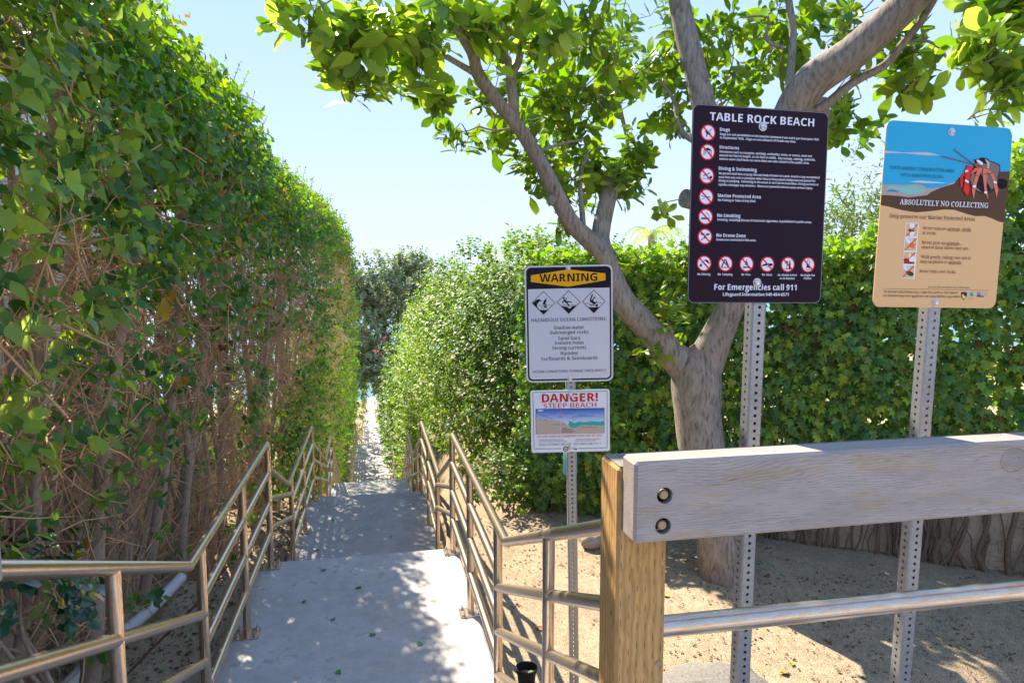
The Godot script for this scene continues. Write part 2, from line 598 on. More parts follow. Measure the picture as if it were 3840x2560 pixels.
var warning_text := [
	["WARNING", -0.1527, 0.2232, 0.3028, 0.0409],
	["HAZARDOUS OCEAN CONDITIONS:", -0.1995, 0.0151, 0.3978, 0.0175],
	["Shallow water", -0.0807, -0.0268, 0.1597, 0.0175],
	["Submerged rocks", -0.1020, -0.0523, 0.2027, 0.0175],
	["Sand bars", -0.0589, -0.0828, 0.1162, 0.0175],
	["Inshore holes", -0.0784, -0.1076, 0.1543, 0.0175],
	["Strong currents", -0.0905, -0.1337, 0.1789, 0.0175],
	["Riptides", -0.0470, -0.1629, 0.0907, 0.0175],
	["Surfboards & Skimboards", -0.1499, -0.1903, 0.2977, 0.0176],
	["OCEAN CONDITIONS CHANGE FREQUENTLY", -0.1969, -0.2557, 0.3911, 0.0126],
]
var danger_text := [
	["DANGER!", -0.1507, 0.1052, 0.2991, 0.0442],
	["STEEP BEACH", -0.1421, 0.0732, 0.2818, 0.0244],
	["SAFETY ZONE", -0.1173, 0.0419, 0.0443, 0.0044],
	["IMPACT ZONE", -0.0338, 0.0410, 0.0463, 0.0044],
	["BERM", -0.0642, 0.0218, 0.0206, 0.0044],
	["STEEP BEACH FACE", -0.0880, -0.0193, 0.0631, 0.0046],
	["DEEP LONG SHORE TROUGH", 0.0546, -0.0362, 0.0911, 0.0041],
	["FOLLOW THESE RECOMMENDATIONS AND BE SAFE!", -0.1796, -0.0856, 0.3515, 0.0108],
	["-  NEVER TURN YOUR BACK ON WAVES", -0.1767, -0.1013, 0.1391, 0.0056],
	["-  STAY ABOVE BERM & STEEP BEACH FACE", -0.1769, -0.1103, 0.1558, 0.0056],
	["-  SUPERVISE CHILDREN AT ALL TIMES", 0.0202, -0.1025, 0.1386, 0.0056],
	["-  DON'T PLAY TAG WITH WAVES", 0.0201, -0.1112, 0.1155, 0.0056],
	["DON'T ATTEMPT RESCUE - GET HELP! CALL 9-1-1", -0.1699, -0.1293, 0.3309, 0.0103],
]
var orange_print := [
	[1, Color8(52, 165, 205), "sky_print", [-0.2391, 0.0972, -0.1867, 0.1007, -0.1610, 0.0989, -0.1128, 0.1052, -0.0892, 0.1019, -0.0650, 0.0929, -0.0159, 0.0982, 0.0069, 0.1060, 0.0396, 0.1209, 0.0510, 0.1384, 0.0948, 0.1517, 0.2015, 0.1588, 0.2457, 0.1624, 0.2404, 0.2821, 0.2297, 0.3010, 0.2157, 0.3045, -0.2192, 0.3044, -0.2315, 0.3004, -0.2385, 0.2890]],
	[2, Color8(92, 66, 50), "rock_print", [-0.2387, 0.0640, -0.1780, 0.0637, -0.1367, 0.0602, -0.0679, 0.0703, -0.0558, 0.0797, -0.0158, 0.0971, 0.0300, 0.1115, 0.0488, 0.1338, 0.0950, 0.1495, 0.2014, 0.1593, 0.2451, 0.1624, 0.2413, -0.0098, 0.2192, -0.0071, 0.1911, 0.0024, 0.1633, 0.0095, 0.1259, 0.0077, 0.0959, 0.0129, 0.0415, 0.0258, 0.0019, 0.0255, -0.0496, 0.0180, -0.1036, 0.0123, -0.1581, 0.0176, -0.2178, 0.0288, -0.2388, 0.0307]],
	[2, Color8(178, 158, 148), "beach_print", [-0.2396, 0.0967, -0.1867, 0.1005, -0.1610, 0.0987, -0.1128, 0.1050, -0.0892, 0.1017, -0.0649, 0.0924, -0.0159, 0.0980, -0.0558, 0.0797, -0.0679, 0.0703, -0.1367, 0.0602, -0.1780, 0.0637, -0.2385, 0.0640]],
	[3, Color8(130, 190, 180), "pool_print", [-0.2270, 0.0840, -0.2115, 0.0946, -0.1655, 0.0932, -0.1225, 0.0988, -0.1039, 0.0935, -0.0749, 0.0880, -0.0841, 0.0764, -0.1401, 0.0692, -0.1586, 0.0745, -0.1792, 0.0759, -0.2199, 0.0765]],
	[4, Color8(100, 120, 170), "pool_print", [-0.2228, 0.0797, -0.2003, 0.0839, -0.1744, 0.0794, -0.1766, 0.0760, -0.2173, 0.0759]],
	[2, Color8(195, 185, 190), "cloud_print", [-0.2406, 0.2068, -0.1713, 0.2043, -0.0819, 0.2095, -0.0291, 0.2023, -0.0808, 0.1993, -0.1762, 0.2021, -0.2408, 0.1984]],
	[2, Color8(205, 200, 205), "cloud_print", [-0.1391, 0.1110, -0.1010, 0.1165, -0.0333, 0.1149, 0.0089, 0.1122, -0.0718, 0.1094, -0.1055, 0.1098]],
	[2, Color8(185, 170, 160), "beach_print", [0.0069, 0.1060, 0.0142, 0.1119, 0.0422, 0.1217, 0.0300, 0.1112]],
	[3, Color8(25, 18, 22), "crab_print", [0.1988, 0.1335, 0.2201, 0.1367, 0.2401, 0.1284, 0.2369, 0.1076, 0.2185, 0.1011, 0.1988, 0.1083]],
	[3, Color8(35, 30, 40), "crab_print", [0.1268, 0.2028, 0.1497, 0.2016, 0.1622, 0.1931, 0.1819, 0.1899, 0.2022, 0.1829, 0.2063, 0.1648, 0.2020, 0.1417, 0.2004, 0.1187, 0.1889, 0.0987, 0.1700, 0.0860, 0.1421, 0.0826, 0.1149, 0.0916, 0.0938, 0.1096, 0.0865, 0.1286, 0.0925, 0.1527, 0.1001, 0.1769, 0.1064, 0.1931]],
	[4, Color8(128, 110, 102), "crab_print", [0.1272, 0.1987, 0.1487, 0.1986, 0.1604, 0.1901, 0.1795, 0.1871, 0.1992, 0.1805, 0.2026, 0.1658, 0.1983, 0.1427, 0.1964, 0.1201, 0.1848, 0.1017, 0.1678, 0.0891, 0.1418, 0.0863, 0.1178, 0.0947, 0.0978, 0.1121, 0.0907, 0.1293, 0.0964, 0.1513, 0.1190, 0.1756]],
	[5, Color8(30, 26, 50), "crab_print", [0.1166, 0.1977, 0.1380, 0.1988, 0.1516, 0.1839, 0.1294, 0.1783, 0.1074, 0.1841]],
	[6, Color8(150, 105, 85), "crab_print", [0.1035, 0.1828, 0.1423, 0.1830, 0.1566, 0.1693, 0.1200, 0.1661, 0.0976, 0.1757]],
	[6, Color8(190, 178, 170), "crab_print", [0.1408, 0.1975, 0.1600, 0.1889, 0.1605, 0.1688, 0.1526, 0.1669, 0.1508, 0.1839]],
	[7, Color8(220, 220, 225), "crab_print", [0.1043, 0.1930, 0.1170, 0.1943, 0.1345, 0.1854, 0.1323, 0.1762, 0.1154, 0.1840]],
	[7, Color8(25, 20, 25), "crab_print", [0.0984, 0.1939, 0.1062, 0.1959, 0.1089, 0.1899, 0.1017, 0.1872]],
	[5, Color8(35, 30, 40), "crab_print", [0.0948, 0.1517, 0.1167, 0.1459, 0.1154, 0.1071, 0.1416, 0.0876, 0.1656, 0.0897, 0.1782, 0.0983, 0.1504, 0.1314, 0.1209, 0.1574]],
	[8, Color8(226, 118, 95), "crab_print", [0.1172, 0.1668, 0.1333, 0.1667, 0.1228, 0.1393, 0.1154, 0.1071, 0.1106, 0.0636, 0.1014, 0.0883, 0.1017, 0.1111, 0.1092, 0.1410]],
	[8, Color8(226, 118, 95), "crab_print", [0.1381, 0.1669, 0.1494, 0.1663, 0.1532, 0.1429, 0.1555, 0.1088, 0.1683, 0.0647, 0.1526, 0.0858, 0.1436, 0.1197, 0.1367, 0.1468]],
	[8, Color8(226, 118, 95), "crab_print", [0.1522, 0.1653, 0.1748, 0.1553, 0.1912, 0.1286, 0.2038, 0.0993, 0.2000, 0.0716, 0.1887, 0.1010, 0.1772, 0.1326, 0.1646, 0.1503, 0.1476, 0.1587]],
	[7, Color8(150, 30, 30), "crab_print", [0.0716, 0.1747, 0.0996, 0.1697, 0.0914, 0.1534, 0.0904, 0.1374, 0.0876, 0.1128, 0.0949, 0.0944, 0.0908, 0.0747, 0.0807, 0.0720, 0.0644, 0.0909, 0.0666, 0.1078, 0.0681, 0.1324, 0.0645, 0.1544]],
	[8, Color8(222, 56, 48), "crab_print", [0.0745, 0.1726, 0.0970, 0.1684, 0.0882, 0.1537, 0.0872, 0.1377, 0.0845, 0.1126, 0.0911, 0.0947, 0.0881, 0.0778, 0.0819, 0.0757, 0.0675, 0.0919, 0.0699, 0.1075, 0.0712, 0.1325, 0.0679, 0.1541]],
	[8, Color8(214, 56, 48), "crab_print", [0.0655, 0.1522, 0.0594, 0.1343, 0.0629, 0.1004, 0.0547, 0.1023, 0.0517, 0.1316, 0.0558, 0.1432]],
	[9, Color8(226, 105, 80), "crab_print", [0.0895, 0.1510, 0.1039, 0.1664, 0.1251, 0.1686, 0.1103, 0.1565, 0.0901, 0.1454]],
	[9, Color8(235, 235, 240), "crab_print", [0.0707, 0.1279, 0.0860, 0.1207, 0.0844, 0.1154, 0.0703, 0.1216]],
	[9, Color8(235, 235, 240), "crab_print", [0.1019, 0.1088, 0.1151, 0.1105, 0.1146, 0.1021, 0.1014, 0.1031]],
	[9, Color8(235, 235, 240), "crab_print", [0.1820, 0.1264, 0.1942, 0.1253, 0.1965, 0.1192, 0.1825, 0.1209]],
	[9, Color8(235, 235, 240), "crab_print", [0.1481, 0.0902, 0.1595, 0.0918, 0.1606, 0.0857, 0.1495, 0.0841]],
	[9, Color8(235, 225, 230), "crab_print", [0.0663, 0.1572, 0.0781, 0.1589, 0.0799, 0.1544, 0.0683, 0.1505]],
	[9, Color8(120, 60, 70), "crab_print", [0.0150, 0.2226, 0.1035, 0.1737, 0.1052, 0.1760, 0.0167, 0.2248]],
	[9, Color8(130, 70, 75), "crab_print", [-0.0277, 0.1974, 0.1297, 0.1712, 0.1303, 0.1741, -0.0272, 0.2002]],
	[9, Color8(35, 30, 40), "crab_print", [0.1199, 0.1423, 0.1091, 0.1429, 0.1091, 0.1413, 0.1198, 0.1407]],
	[9, Color8(35, 30, 40), "crab_print", [0.1380, 0.1472, 0.1530, 0.1478, 0.1528, 0.1494, 0.1379, 0.1488]],
	[9, Color8(35, 30, 40), "crab_print", [0.1627, 0.1472, 0.1754, 0.1547, 0.1743, 0.1560, 0.1616, 0.1486]],
	[2, Color8(238, 232, 228), "icon_border", [-0.1400, -0.0227, -0.0903, -0.0222, -0.0894, -0.2084, -0.1391, -0.2081]],
	[3, Color8(222, 178, 128), "icon_ground", [-0.1372, -0.0255, -0.0934, -0.0246, -0.0936, -0.0674, -0.1369, -0.0679]],
	[3, Color8(222, 178, 128), "icon_ground", [-0.1371, -0.0731, -0.0938, -0.0725, -0.0935, -0.1154, -0.1368, -0.1158]],
	[3, Color8(222, 178, 128), "icon_ground", [-0.1374, -0.1203, -0.0938, -0.1197, -0.0937, -0.1599, -0.1373, -0.1601]],
	[3, Color8(222, 178, 128), "icon_ground", [-0.1377, -0.1646, -0.0938, -0.1644, -0.0936, -0.2057, -0.1375, -0.2058]],
	[4, Color8(228, 228, 232), "icon_print", [-0.1255, -0.0263, -0.1088, -0.0257, -0.1043, -0.0373, -0.1112, -0.0409, -0.1243, -0.0390]],
	[4, Color8(228, 228, 232), "icon_print", [-0.1254, -0.0537, -0.1037, -0.0519, -0.1067, -0.0655, -0.1189, -0.0670]],
	[4, Color8(150, 60, 80), "icon_print", [-0.1302, -0.0448, -0.1214, -0.0423, -0.1106, -0.0465, -0.1140, -0.0522, -0.1269, -0.0515]],
	[4, Color8(70, 110, 80), "icon_print", [-0.1145, -0.0470, -0.1035, -0.0451, -0.1051, -0.0508, -0.1127, -0.0522]],
	[4, Color8(228, 228, 232), "icon_print", [-0.1370, -0.0742, -0.1286, -0.0735, -0.1170, -0.0871, -0.1228, -0.0929, -0.1341, -0.0831]],
	[4, Color8(205, 205, 212), "icon_print", [-0.1260, -0.0735, -0.1080, -0.0734, -0.1118, -0.0870, -0.1176, -0.0860]],
	[4, Color8(224, 120, 85), "icon_print", [-0.1189, -0.0939, -0.1103, -0.0892, -0.1035, -0.0924, -0.0951, -0.0933, -0.1015, -0.0998, -0.0974, -0.1069, -0.1048, -0.1053, -0.1070, -0.1098, -0.1114, -0.1039, -0.1207, -0.1019, -0.1146, -0.0983]],
	[4, Color8(228, 228, 232), "icon_print", [-0.1196, -0.1255, -0.1146, -0.1242, -0.1110, -0.1343, -0.0996, -0.1318, -0.0933, -0.1384, -0.0938, -0.1508, -0.1105, -0.1523, -0.1178, -0.1435]],
	[4, Color8(170, 40, 40), "icon_print", [-0.1384, -0.1439, -0.1272, -0.1403, -0.1164, -0.1446, -0.1178, -0.1570, -0.1318, -0.1584]],
	[4, Color8(110, 70, 55), "icon_print", [-0.1209, -0.1514, -0.0976, -0.1520, -0.0957, -0.1583, -0.1202, -0.1593]],
	[4, Color8(228, 228, 232), "icon_print", [-0.1367, -0.1664, -0.1286, -0.1651, -0.1182, -0.1795, -0.1229, -0.1841, -0.1340, -0.1753]],
	[4, Color8(205, 205, 212), "icon_print", [-0.1247, -0.1652, -0.1093, -0.1649, -0.1132, -0.1772, -0.1185, -0.1762]],
	[4, Color8(60, 62, 58), "icon_print", [-0.1256, -0.1831, -0.1074, -0.1838, -0.0943, -0.1904, -0.0956, -0.1983, -0.1084, -0.1997, -0.1207, -0.1931]],
	[4, Color8(200, 110, 100), "icon_print", [-0.1175, -0.1863, -0.1096, -0.1873, -0.1065, -0.1929, -0.1142, -0.1930]],
	[4, Color8(170, 200, 170), "icon_print", [-0.1265, -0.2000, -0.0954, -0.2006, -0.0950, -0.2044, -0.1273, -0.2045]],
	[5, Color8(205, 45, 35), "icon_slash", [-0.1345, -0.0687, -0.0935, -0.0270, -0.0957, -0.0254, -0.1367, -0.0671]],
	[5, Color8(205, 45, 35), "icon_slash", [-0.1344, -0.1148, -0.0934, -0.0743, -0.0956, -0.0726, -0.1365, -0.1131]],
	[5, Color8(205, 45, 35), "icon_slash", [-0.1346, -0.1594, -0.0932, -0.1212, -0.0953, -0.1195, -0.1368, -0.1576]],
	[5, Color8(205, 45, 35), "icon_slash", [-0.1347, -0.2060, -0.0937, -0.1659, -0.0959, -0.1642, -0.1368, -0.2043]],
	[2, Color8(110, 80, 60), "rule_line", [-0.2055, -0.2440, 0.2049, -0.2436, 0.2049, -0.2427, -0.2055, -0.2431]],
	[2, Color8(130, 70, 60), "underline", [0.0211, -0.0464, 0.0673, -0.0455, 0.0673, -0.0446, 0.0210, -0.0455]],
	[2, Color8(130, 70, 60), "underline", [0.0786, -0.0462, 0.1132, -0.0456, 0.1131, -0.0447, 0.0785, -0.0453]],
	[2, Color8(130, 70, 60), "underline", [0.0207, -0.0941, 0.0683, -0.0934, 0.0682, -0.0925, 0.0206, -0.0932]],
	[2, Color8(130, 70, 60), "underline", [0.0359, -0.1576, 0.0855, -0.1570, 0.0854, -0.1561, 0.0358, -0.1567]],
	[2, Color8(62, 52, 96), "logo_print", [0.0967, -0.2523, 0.1084, -0.2491, 0.1208, -0.2520, 0.1215, -0.2669, 0.1101, -0.2781, 0.0984, -0.2684]],
	[3, Color8(232, 210, 60), "logo_print", [0.1005, -0.2584, 0.1067, -0.2584, 0.1113, -0.2643, 0.1195, -0.2653, 0.1111, -0.2751, 0.1033, -0.2695]],
	[2, Color8(70, 180, 185), "logo_print", [0.1493, -0.2578, 0.1488, -0.2611, 0.1466, -0.2638, 0.1432, -0.2653, 0.1393, -0.2654, 0.1355, -0.2639, 0.1328, -0.2613, 0.1316, -0.2580, 0.1321, -0.2547, 0.1343, -0.2520, 0.1377, -0.2505, 0.1417, -0.2505, 0.1454, -0.2519, 0.1481, -0.2545]],
	[3, Color8(30, 90, 120), "logo_print", [0.1454, -0.2565, 0.1451, -0.2582, 0.1440, -0.2596, 0.1423, -0.2603, 0.1402, -0.2604, 0.1383, -0.2596, 0.1369, -0.2583, 0.1363, -0.2566, 0.1366, -0.2549, 0.1377, -0.2535, 0.1394, -0.2527, 0.1415, -0.2527, 0.1434, -0.2534, 0.1448, -0.2548]],
	[4, Color8(190, 225, 225), "logo_print", [0.1445, -0.2556, 0.1444, -0.2565, 0.1438, -0.2572, 0.1428, -0.2576, 0.1418, -0.2576, 0.1408, -0.2572, 0.1400, -0.2565, 0.1397, -0.2556, 0.1398, -0.2547, 0.1404, -0.2540, 0.1413, -0.2536, 0.1424, -0.2536, 0.1434, -0.2539, 0.1442, -0.2547]],
	[2, Color8(225, 150, 95), "logo_print", [0.1303, -0.2710, 0.1518, -0.2712, 0.1519, -0.2744, 0.1303, -0.2742]],
	[2, Color8(60, 170, 190), "logo_print", [0.1613, -0.2489, 0.1749, -0.2491, 0.1749, -0.2547, 0.1613, -0.2539]],
	[2, Color8(60, 130, 190), "logo_print", [0.1614, -0.2549, 0.1750, -0.2556, 0.1748, -0.2616, 0.1615, -0.2604]],
	[2, Color8(40, 50, 90), "logo_print", [0.1616, -0.2613, 0.1894, -0.2633, 0.1891, -0.2661, 0.1615, -0.2660]],
	[2, Color8(90, 170, 190), "logo_print", [0.1772, -0.2505, 0.2030, -0.2511, 0.2029, -0.2529, 0.1771, -0.2523]],
	[2, Color8(90, 170, 190), "logo_print", [0.1774, -0.2574, 0.2030, -0.2585, 0.2029, -0.2603, 0.1773, -0.2593]],
]
var warning_print := [
	[2, Color8(240, 170, 20), "hexagon_print", [-0.1982, 0.2587, -0.0014, 0.2861, 0.1935, 0.2610, 0.1931, 0.2256, -0.0025, 0.1961, -0.1987, 0.2245]],
	[2, Color8(32, 32, 40), "diamond_outline", [-0.1964, 0.1147, -0.1332, 0.1761, -0.0718, 0.1132, -0.1349, 0.0518]],
	[3, Color8(205, 206, 212), "diamond_field", [-0.1923, 0.1147, -0.1333, 0.1719, -0.0759, 0.1132, -0.1349, 0.0559]],
	[2, Color8(32, 32, 40), "diamond_outline", [-0.0642, 0.1160, -0.0011, 0.1773, 0.0603, 0.1145, -0.0027, 0.0531]],
	[3, Color8(205, 206, 212), "diamond_field", [-0.0600, 0.1159, -0.0012, 0.1732, 0.0561, 0.1145, -0.0027, 0.0573]],
	[2, Color8(32, 32, 40), "diamond_outline", [0.0687, 0.1164, 0.1316, 0.1777, 0.1929, 0.1149, 0.1300, 0.0536]],
	[3, Color8(205, 206, 212), "diamond_field", [0.0728, 0.1164, 0.1316, 0.1735, 0.1888, 0.1149, 0.1301, 0.0578]],
	[4, Color8(32, 32, 40), "pictogram", [-0.1918, 0.1138, -0.1707, 0.1311, -0.1560, 0.1343, -0.1406, 0.1245, -0.1561, 0.1217, -0.1668, 0.1081, -0.1686, 0.0956, -0.1546, 0.0779, -0.1712, 0.0914]],
	[4, Color8(32, 32, 40), "pictogram", [-0.1580, 0.0788, -0.1296, 0.0759, -0.1065, 0.0790, -0.1340, 0.0543]],
	[4, Color8(32, 32, 40), "pictogram", [-0.1392, 0.1027, -0.1331, 0.1244, -0.1174, 0.1384, -0.1185, 0.1234, -0.1292, 0.1047]],
	[4, Color8(32, 32, 40), "pictogram", [-0.1318, 0.0981, -0.1171, 0.0970, -0.1172, 0.0895, -0.1319, 0.0905]],
	[4, Color8(32, 32, 40), "pictogram", [-0.0406, 0.0969, -0.0039, 0.0886, -0.0032, 0.0819, 0.0110, 0.0842, 0.0128, 0.0925, 0.0396, 0.0980, -0.0010, 0.0552]],
	[4, Color8(32, 32, 40), "pictogram", [0.1025, 0.0873, 0.1338, 0.0852, 0.1622, 0.0874, 0.1313, 0.0552]],
	[5, Color8(32, 32, 40), "pictogram", [-0.1191, 0.1050, -0.1196, 0.1030, -0.1209, 0.1014, -0.1228, 0.1006, -0.1248, 0.1006, -0.1266, 0.1015, -0.1279, 0.1031, -0.1283, 0.1051, -0.1278, 0.1071, -0.1266, 0.1087, -0.1247, 0.1095, -0.1226, 0.1095, -0.1208, 0.1086, -0.1196, 0.1070]],
	[5, Color8(32, 32, 40), "pictogram", [-0.0217, 0.1363, -0.0223, 0.1340, -0.0238, 0.1321, -0.0260, 0.1311, -0.0284, 0.1311, -0.0306, 0.1322, -0.0321, 0.1341, -0.0326, 0.1365, -0.0320, 0.1388, -0.0305, 0.1407, -0.0283, 0.1417, -0.0259, 0.1417, -0.0237, 0.1406, -0.0222, 0.1387]],
	[5, Color8(32, 32, 40), "pictogram", [0.1518, 0.0946, 0.1511, 0.0917, 0.1492, 0.0894, 0.1466, 0.0881, 0.1436, 0.0882, 0.1409, 0.0895, 0.1391, 0.0918, 0.1385, 0.0947, 0.1392, 0.0976, 0.1411, 0.0999, 0.1438, 0.1012, 0.1467, 0.1011, 0.1494, 0.0998, 0.1512, 0.0975]],
	[5, Color8(32, 32, 40), "pictogram", [-0.0322, 0.1223, -0.0140, 0.1096, -0.0083, 0.1178, -0.0265, 0.1305]],
	[5, Color8(32, 32, 40), "pictogram", [-0.0137, 0.1122, -0.0014, 0.0912, 0.0037, 0.0941, -0.0086, 0.1151]],
	[5, Color8(32, 32, 40), "pictogram", [-0.0300, 0.1251, -0.0368, 0.1168, -0.0339, 0.1145, -0.0271, 0.1227]],
	[5, Color8(32, 32, 40), "pictogram", [-0.0367, 0.1147, -0.0318, 0.1072, -0.0290, 0.1090, -0.0339, 0.1166]],
	[5, Color8(32, 32, 40), "pictogram", [-0.0200, 0.1231, -0.0124, 0.1280, -0.0145, 0.1311, -0.0220, 0.1262]],
	[5, Color8(32, 32, 40), "pictogram", [-0.0118, 0.1299, -0.0141, 0.1416, -0.0174, 0.1409, -0.0151, 0.1292]],
	[5, Color8(32, 32, 40), "pictogram", [-0.0096, 0.1137, 0.0058, 0.1147, 0.0054, 0.1205, -0.0100, 0.1195]],
	[5, Color8(32, 32, 40), "pictogram", [0.0043, 0.1155, 0.0138, 0.1096, 0.0165, 0.1138, 0.0070, 0.1198]],
	[5, Color8(32, 32, 40), "pictogram", [0.1092, 0.1152, 0.1341, 0.0998, 0.1407, 0.1105, 0.1158, 0.1258]],
	[5, Color8(32, 32, 40), "pictogram", [0.1148, 0.1193, 0.1269, 0.1525, 0.1207, 0.1548, 0.1086, 0.1216]],
	[5, Color8(32, 32, 40), "pictogram", [0.1233, 0.1154, 0.1394, 0.1394, 0.1346, 0.1426, 0.1184, 0.1187]],
	[5, Color8(32, 32, 40), "pictogram", [0.1390, 0.1035, 0.1499, 0.1142, 0.1467, 0.1175, 0.1358, 0.1068]],
	[5, Color8(32, 32, 40), "pictogram", [0.1062, 0.0984, 0.1228, 0.0931, 0.1242, 0.0975, 0.1075, 0.1027]],
	[5, Color8(32, 32, 40), "pictogram", [0.1246, 0.0933, 0.1372, 0.1003, 0.1350, 0.1043, 0.1224, 0.0973]],
	[5, Color8(32, 32, 40), "pictogram", [-0.1648, 0.0981, -0.0895, 0.1000, -0.0895, 0.1017, -0.1649, 0.0997]],
	[5, Color8(32, 32, 40), "pictogram", [-0.1470, 0.0853, -0.1105, 0.0865, -0.1106, 0.0882, -0.1470, 0.0870]],
	[5, Color8(32, 32, 40), "pictogram", [-0.0372, 0.0990, 0.0338, 0.0981, 0.0338, 0.0998, -0.0372, 0.1007]],
	[5, Color8(32, 32, 40), "pictogram", [0.0819, 0.1063, 0.1111, 0.1051, 0.1111, 0.1067, 0.0819, 0.1079]],
	[5, Color8(32, 32, 40), "pictogram", [0.1466, 0.1055, 0.1758, 0.1064, 0.1757, 0.1080, 0.1465, 0.1071]],
]
